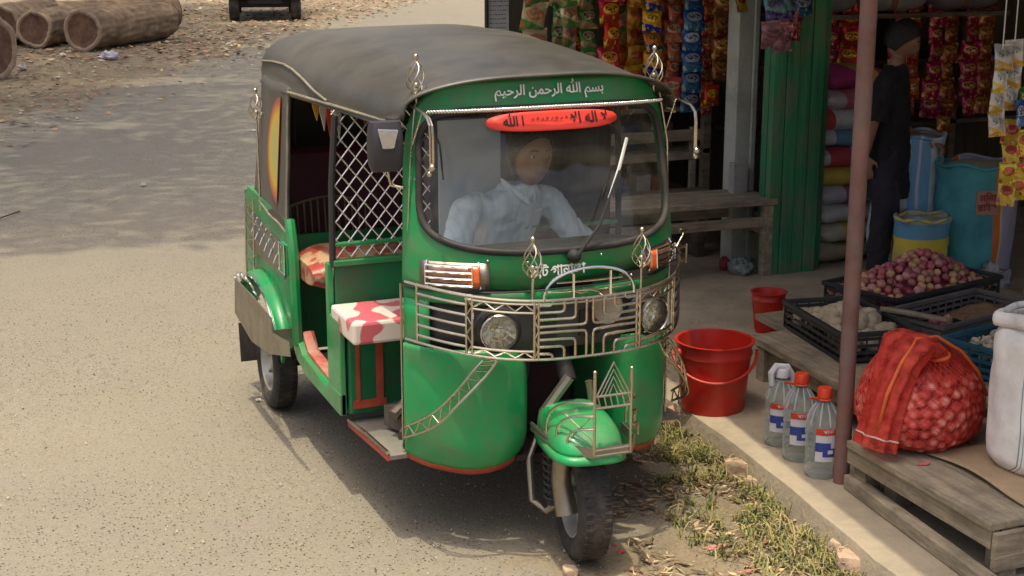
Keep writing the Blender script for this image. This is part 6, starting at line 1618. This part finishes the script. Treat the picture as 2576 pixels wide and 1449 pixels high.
def g_shape(r_, p):
    a = r_.uniform(0, 2*PI); h = r_.uniform(.010, .045)*(1+1.2*(r_.random() < .12)); bend = r_.uniform(.4, 1.9)*h; wd = r_.uniform(.0016, .0042)
    d = Vector((math.cos(a), math.sin(a), 0)); s = Vector((-d.y, d.x, 0))*wd; b0 = p; b1 = p+d*bend*.35+Vector((0, 0, h*.7)); b2 = p+d*bend+Vector((0, 0, h*r_.uniform(.5, 1)))
    g = noise.noise(Vector((p.x*3, p.y*3, 9)))-.25
    mi = r_.choices((0, 1, 2, 3), (2.6+4*g+1.2*(p.y > 0), 3, 1.8-1.5*g+2*(p.y < -.1), 1.6))[0] if 2.6+4*g+1.2*(p.y > 0) > 0 and 1.8-1.5*g+2*(p.y < -.1) > 0 else 1
    return [tuple(b0-s), tuple(b0+s), tuple(b1+s*.8), tuple(b1-s*.8), tuple(b2)], [(0, 1, 2, 3), (3, 2, 4)], mi
scatter('grass', GR, 16000, g_place, g_shape, 'short half dry grass and weeds along the pavement edge', 'grass', 3)
def c_shape(r_, p):   # straw and little leaves lying down
    a = r_.uniform(0, 2*PI); L_ = r_.uniform(.008, .035); wd = r_.uniform(.002, .008); d = Vector((math.cos(a), math.sin(a), r_.uniform(-.1, .3)))*L_; s = Vector((-math.sin(a), math.cos(a), r_.uniform(-.4, .4)))*wd; p = p+Vector((0, 0, .006+r_.random()*.006))
    return [tuple(p-d), tuple(p+s), tuple(p+d), tuple(p-s)], [(0, 1, 2, 3)], r_.choice((0, 1, 2))
LT = [mat('straw', (.50, .40, .22), .9, 0, .2, 9), mat('brown_leaf', (.26, .15, .08), .9, 0, .2, 9), mat('dark_leaf', (.12, .085, .05), .9, 0, .2, 9), mat('russet_leaf', (.38, .20, .12), .9, 0, .2, 9), mat('pale_leaf', (.50, .42, .28), .9, 0, .2, 9)]
def d_place(r_):
    y = r_.uniform(-1.25, .9); kx = kerb_x(y); x = kx-r_.random()**1.3*(.75+.2*max(0, -y))
    return Vector((x, y, 0)) if noise.noise(Vector((x*4, y*4, 1))) > -.1 else None
scatter('dry_litter', LT[:3], 3800, d_place, c_shape, 'straw bits and small dry leaves on the dirt by the kerb', 'litter', 5)
def l_place(r_):
    y = 8+r_.random()**1.6*36; x = r_.uniform(-4, 3+y*.45); d = litter_dist(x, y)
    if d < -.9+1.5*r_.random()**.7: return None
    if r_.random() > math.exp(-max(0, d-6)/6): return None
    return Vector((x, y, 0))
def l_shape(r_, p):
    a = r_.uniform(0, 2*PI); k = 1 if p.y < 20 else 1.7; L_ = r_.uniform(.02, .06)*k; wd = L_*r_.uniform(.3, .6); d = Vector((math.cos(a), math.sin(a), r_.uniform(-.1, .3)))*L_; s = Vector((-math.sin(a), math.cos(a), r_.uniform(-.3, .3)))*wd; p = p+Vector((0, 0, .012+r_.random()*.02))
    return [tuple(p-d), tuple(p+s), tuple(p+d), tuple(p-s)], [(0, 1, 2, 3)], r_.choices((0, 1, 2, 3, 4), (2, 5, 4, 4, 2))[0]
scatter('leaf_litter', LT, 26000, l_place, l_shape, 'brown fallen leaves and wood chips around the logs', 'leaf litter', 7)
def gr_place(r_):
    x = r_.uniform(-2.8, 1.0); y = r_.uniform(-1.6, 4.5)
    return Vector((x, y, 0)) if x < kerb_x(y)-.05 else None
def gr_shape(r_, p):
    s = r_.uniform(.0015, .0045)*(1.6 if r_.random() < .04 else 1); vs = []
    for k in range(4):
        a = 2*PI*k/4+r_.random(); vs.append((p.x+s*math.cos(a), p.y+s*math.sin(a), .0035))
    vs.append((p.x, p.y, .004+s*1.1)); return vs, [(0, 1, 4), (1, 2, 4), (2, 3, 4), (3, 0, 4)], r_.choice((0, 0, 1, 2))
scatter('grit', [mat('grit_pale', (.45, .38, .28), .9), mat('grit_grey', (.20, .18, .15), .9), mat('grit_dark', (.09, .075, .06), .9)], 9000, gr_place, gr_shape, 'loose grit and tiny stones on the road surface', 'grit', 9)

# ------------------------------------------------------------------ roadside trees whose crowns shade the far part of the road
LF = [mat('tree_leaf_a', (.06, .11, .03), .7), mat('tree_leaf_b', (.10, .15, .04), .7), mat('tree_leaf_c', (.04, .075, .025), .7)]
def tree(x, y, h, crown_c, crown_r, label, seed, nleaf):
    r_ = random.Random(seed); t = thing('shade_tree', label, 'tree', (x, y, 0), 0, 'trees shading the road')
    b = MB(); cc = Vector(crown_c)-Vector((x, y, 0)); b.tube([(0, 0, 0), (.08, .1, h*.3), (.25, .1, h*.6), tuple(cc*.5+Vector((0, 0, h*.36)))], [.34, .27, .20, .12], 12)
    V = []; Fc = []; MI = []; tips = []
    for k in range(14):
        a = 2*PI*k/14+r_.random(); q = r_.uniform(.5, .95); e = cc+Vector((crown_r[0]*q*math.cos(a), crown_r[1]*q*math.sin(a), r_.uniform(-.6, .8))); m_ = (Vector((.25, .1, h*.62))+e)*.5+Vector((0, 0, .4))
        b.tube([(.25, .1, h*.58), tuple(m_), tuple(e)], [.11, .06, .02], 6); tips += [e, (m_+e)*.5]
    b.build('trunk', BARK, t, smooth=True, angle=180)
    for _ in range(nleaf):
        a = r_.uniform(0, 2*PI); q = math.sqrt(r_.random()); wob = 1+.07*math.sin(3*a+seed)+.05*math.sin(7*a+seed*2)
        p = cc+Vector((crown_r[0]*q*wob*math.cos(a), crown_r[1]*q*wob*math.sin(a), r_.gauss(0, .55)+1.0*(1-q)))
        if noise.noise(Vector((p.x*.55+seed*3, p.y*.55, p.z*.3))) > .42: continue
        if r_.random() < .12: e = r_.choice(tips); p = e+Vector((r_.gauss(0, .5), r_.gauss(0, .5), r_.gauss(0, .4)))
        L_ = r_.uniform(.055, .10); d = Vector((r_.gauss(0, 1), r_.gauss(0, 1), r_.gauss(0, .4))).normalized()*L_; s_ = d.cross(Vector((r_.gauss(0, .4), r_.gauss(0, .4), 1))).normalized()*L_*.5; k0 = len(V)
        V += [tuple(p-d), tuple(p+s_), tuple(p+d), tuple(p-s_)]; Fc.append((k0, k0+1, k0+2, k0+3)); MI.append(r_.choice((0, 1, 2)))
    me = bpy.data.meshes.new('crown'); me.from_pydata(V, [], Fc)
    for m in LF: me.materials.append(m)
    me.polygons.foreach_set('material_index', MI); o = bpy.data.objects.new('crown', me); C.objects.link(o); o.parent = t
for (tx, ty, sx_, sy_, rx_, ry_, nl, lb) in [(-8.5, 8.5, -1.3, 8.35, 4.4, 2.75, 13500, 'leafy tree left of the road nearest the rickshaw, crown over the road'), (-9, 13.5, -1.0, 13.2, 5.0, 3.2, 16500, 'leafy tree left of the road, second from the rickshaw'),
        (-8, 20, .3, 19.2, 5.2, 4.2, 21000, 'leafy tree left of the log pile'), (-6, 28, 1.6, 26.5, 4.6, 4.4, 19000, 'leafy tree behind the log pile'), (-2.5, 36, 3.6, 34.5, 5.0, 4.6, 19000, 'leafy tree behind the parked pickup')]:
    hz_ = 12.5; tree(tx, ty, 11, (sx_-.14*hz_, sy_-.11*hz_, hz_), (rx_, ry_), lb, int(ty), nl)
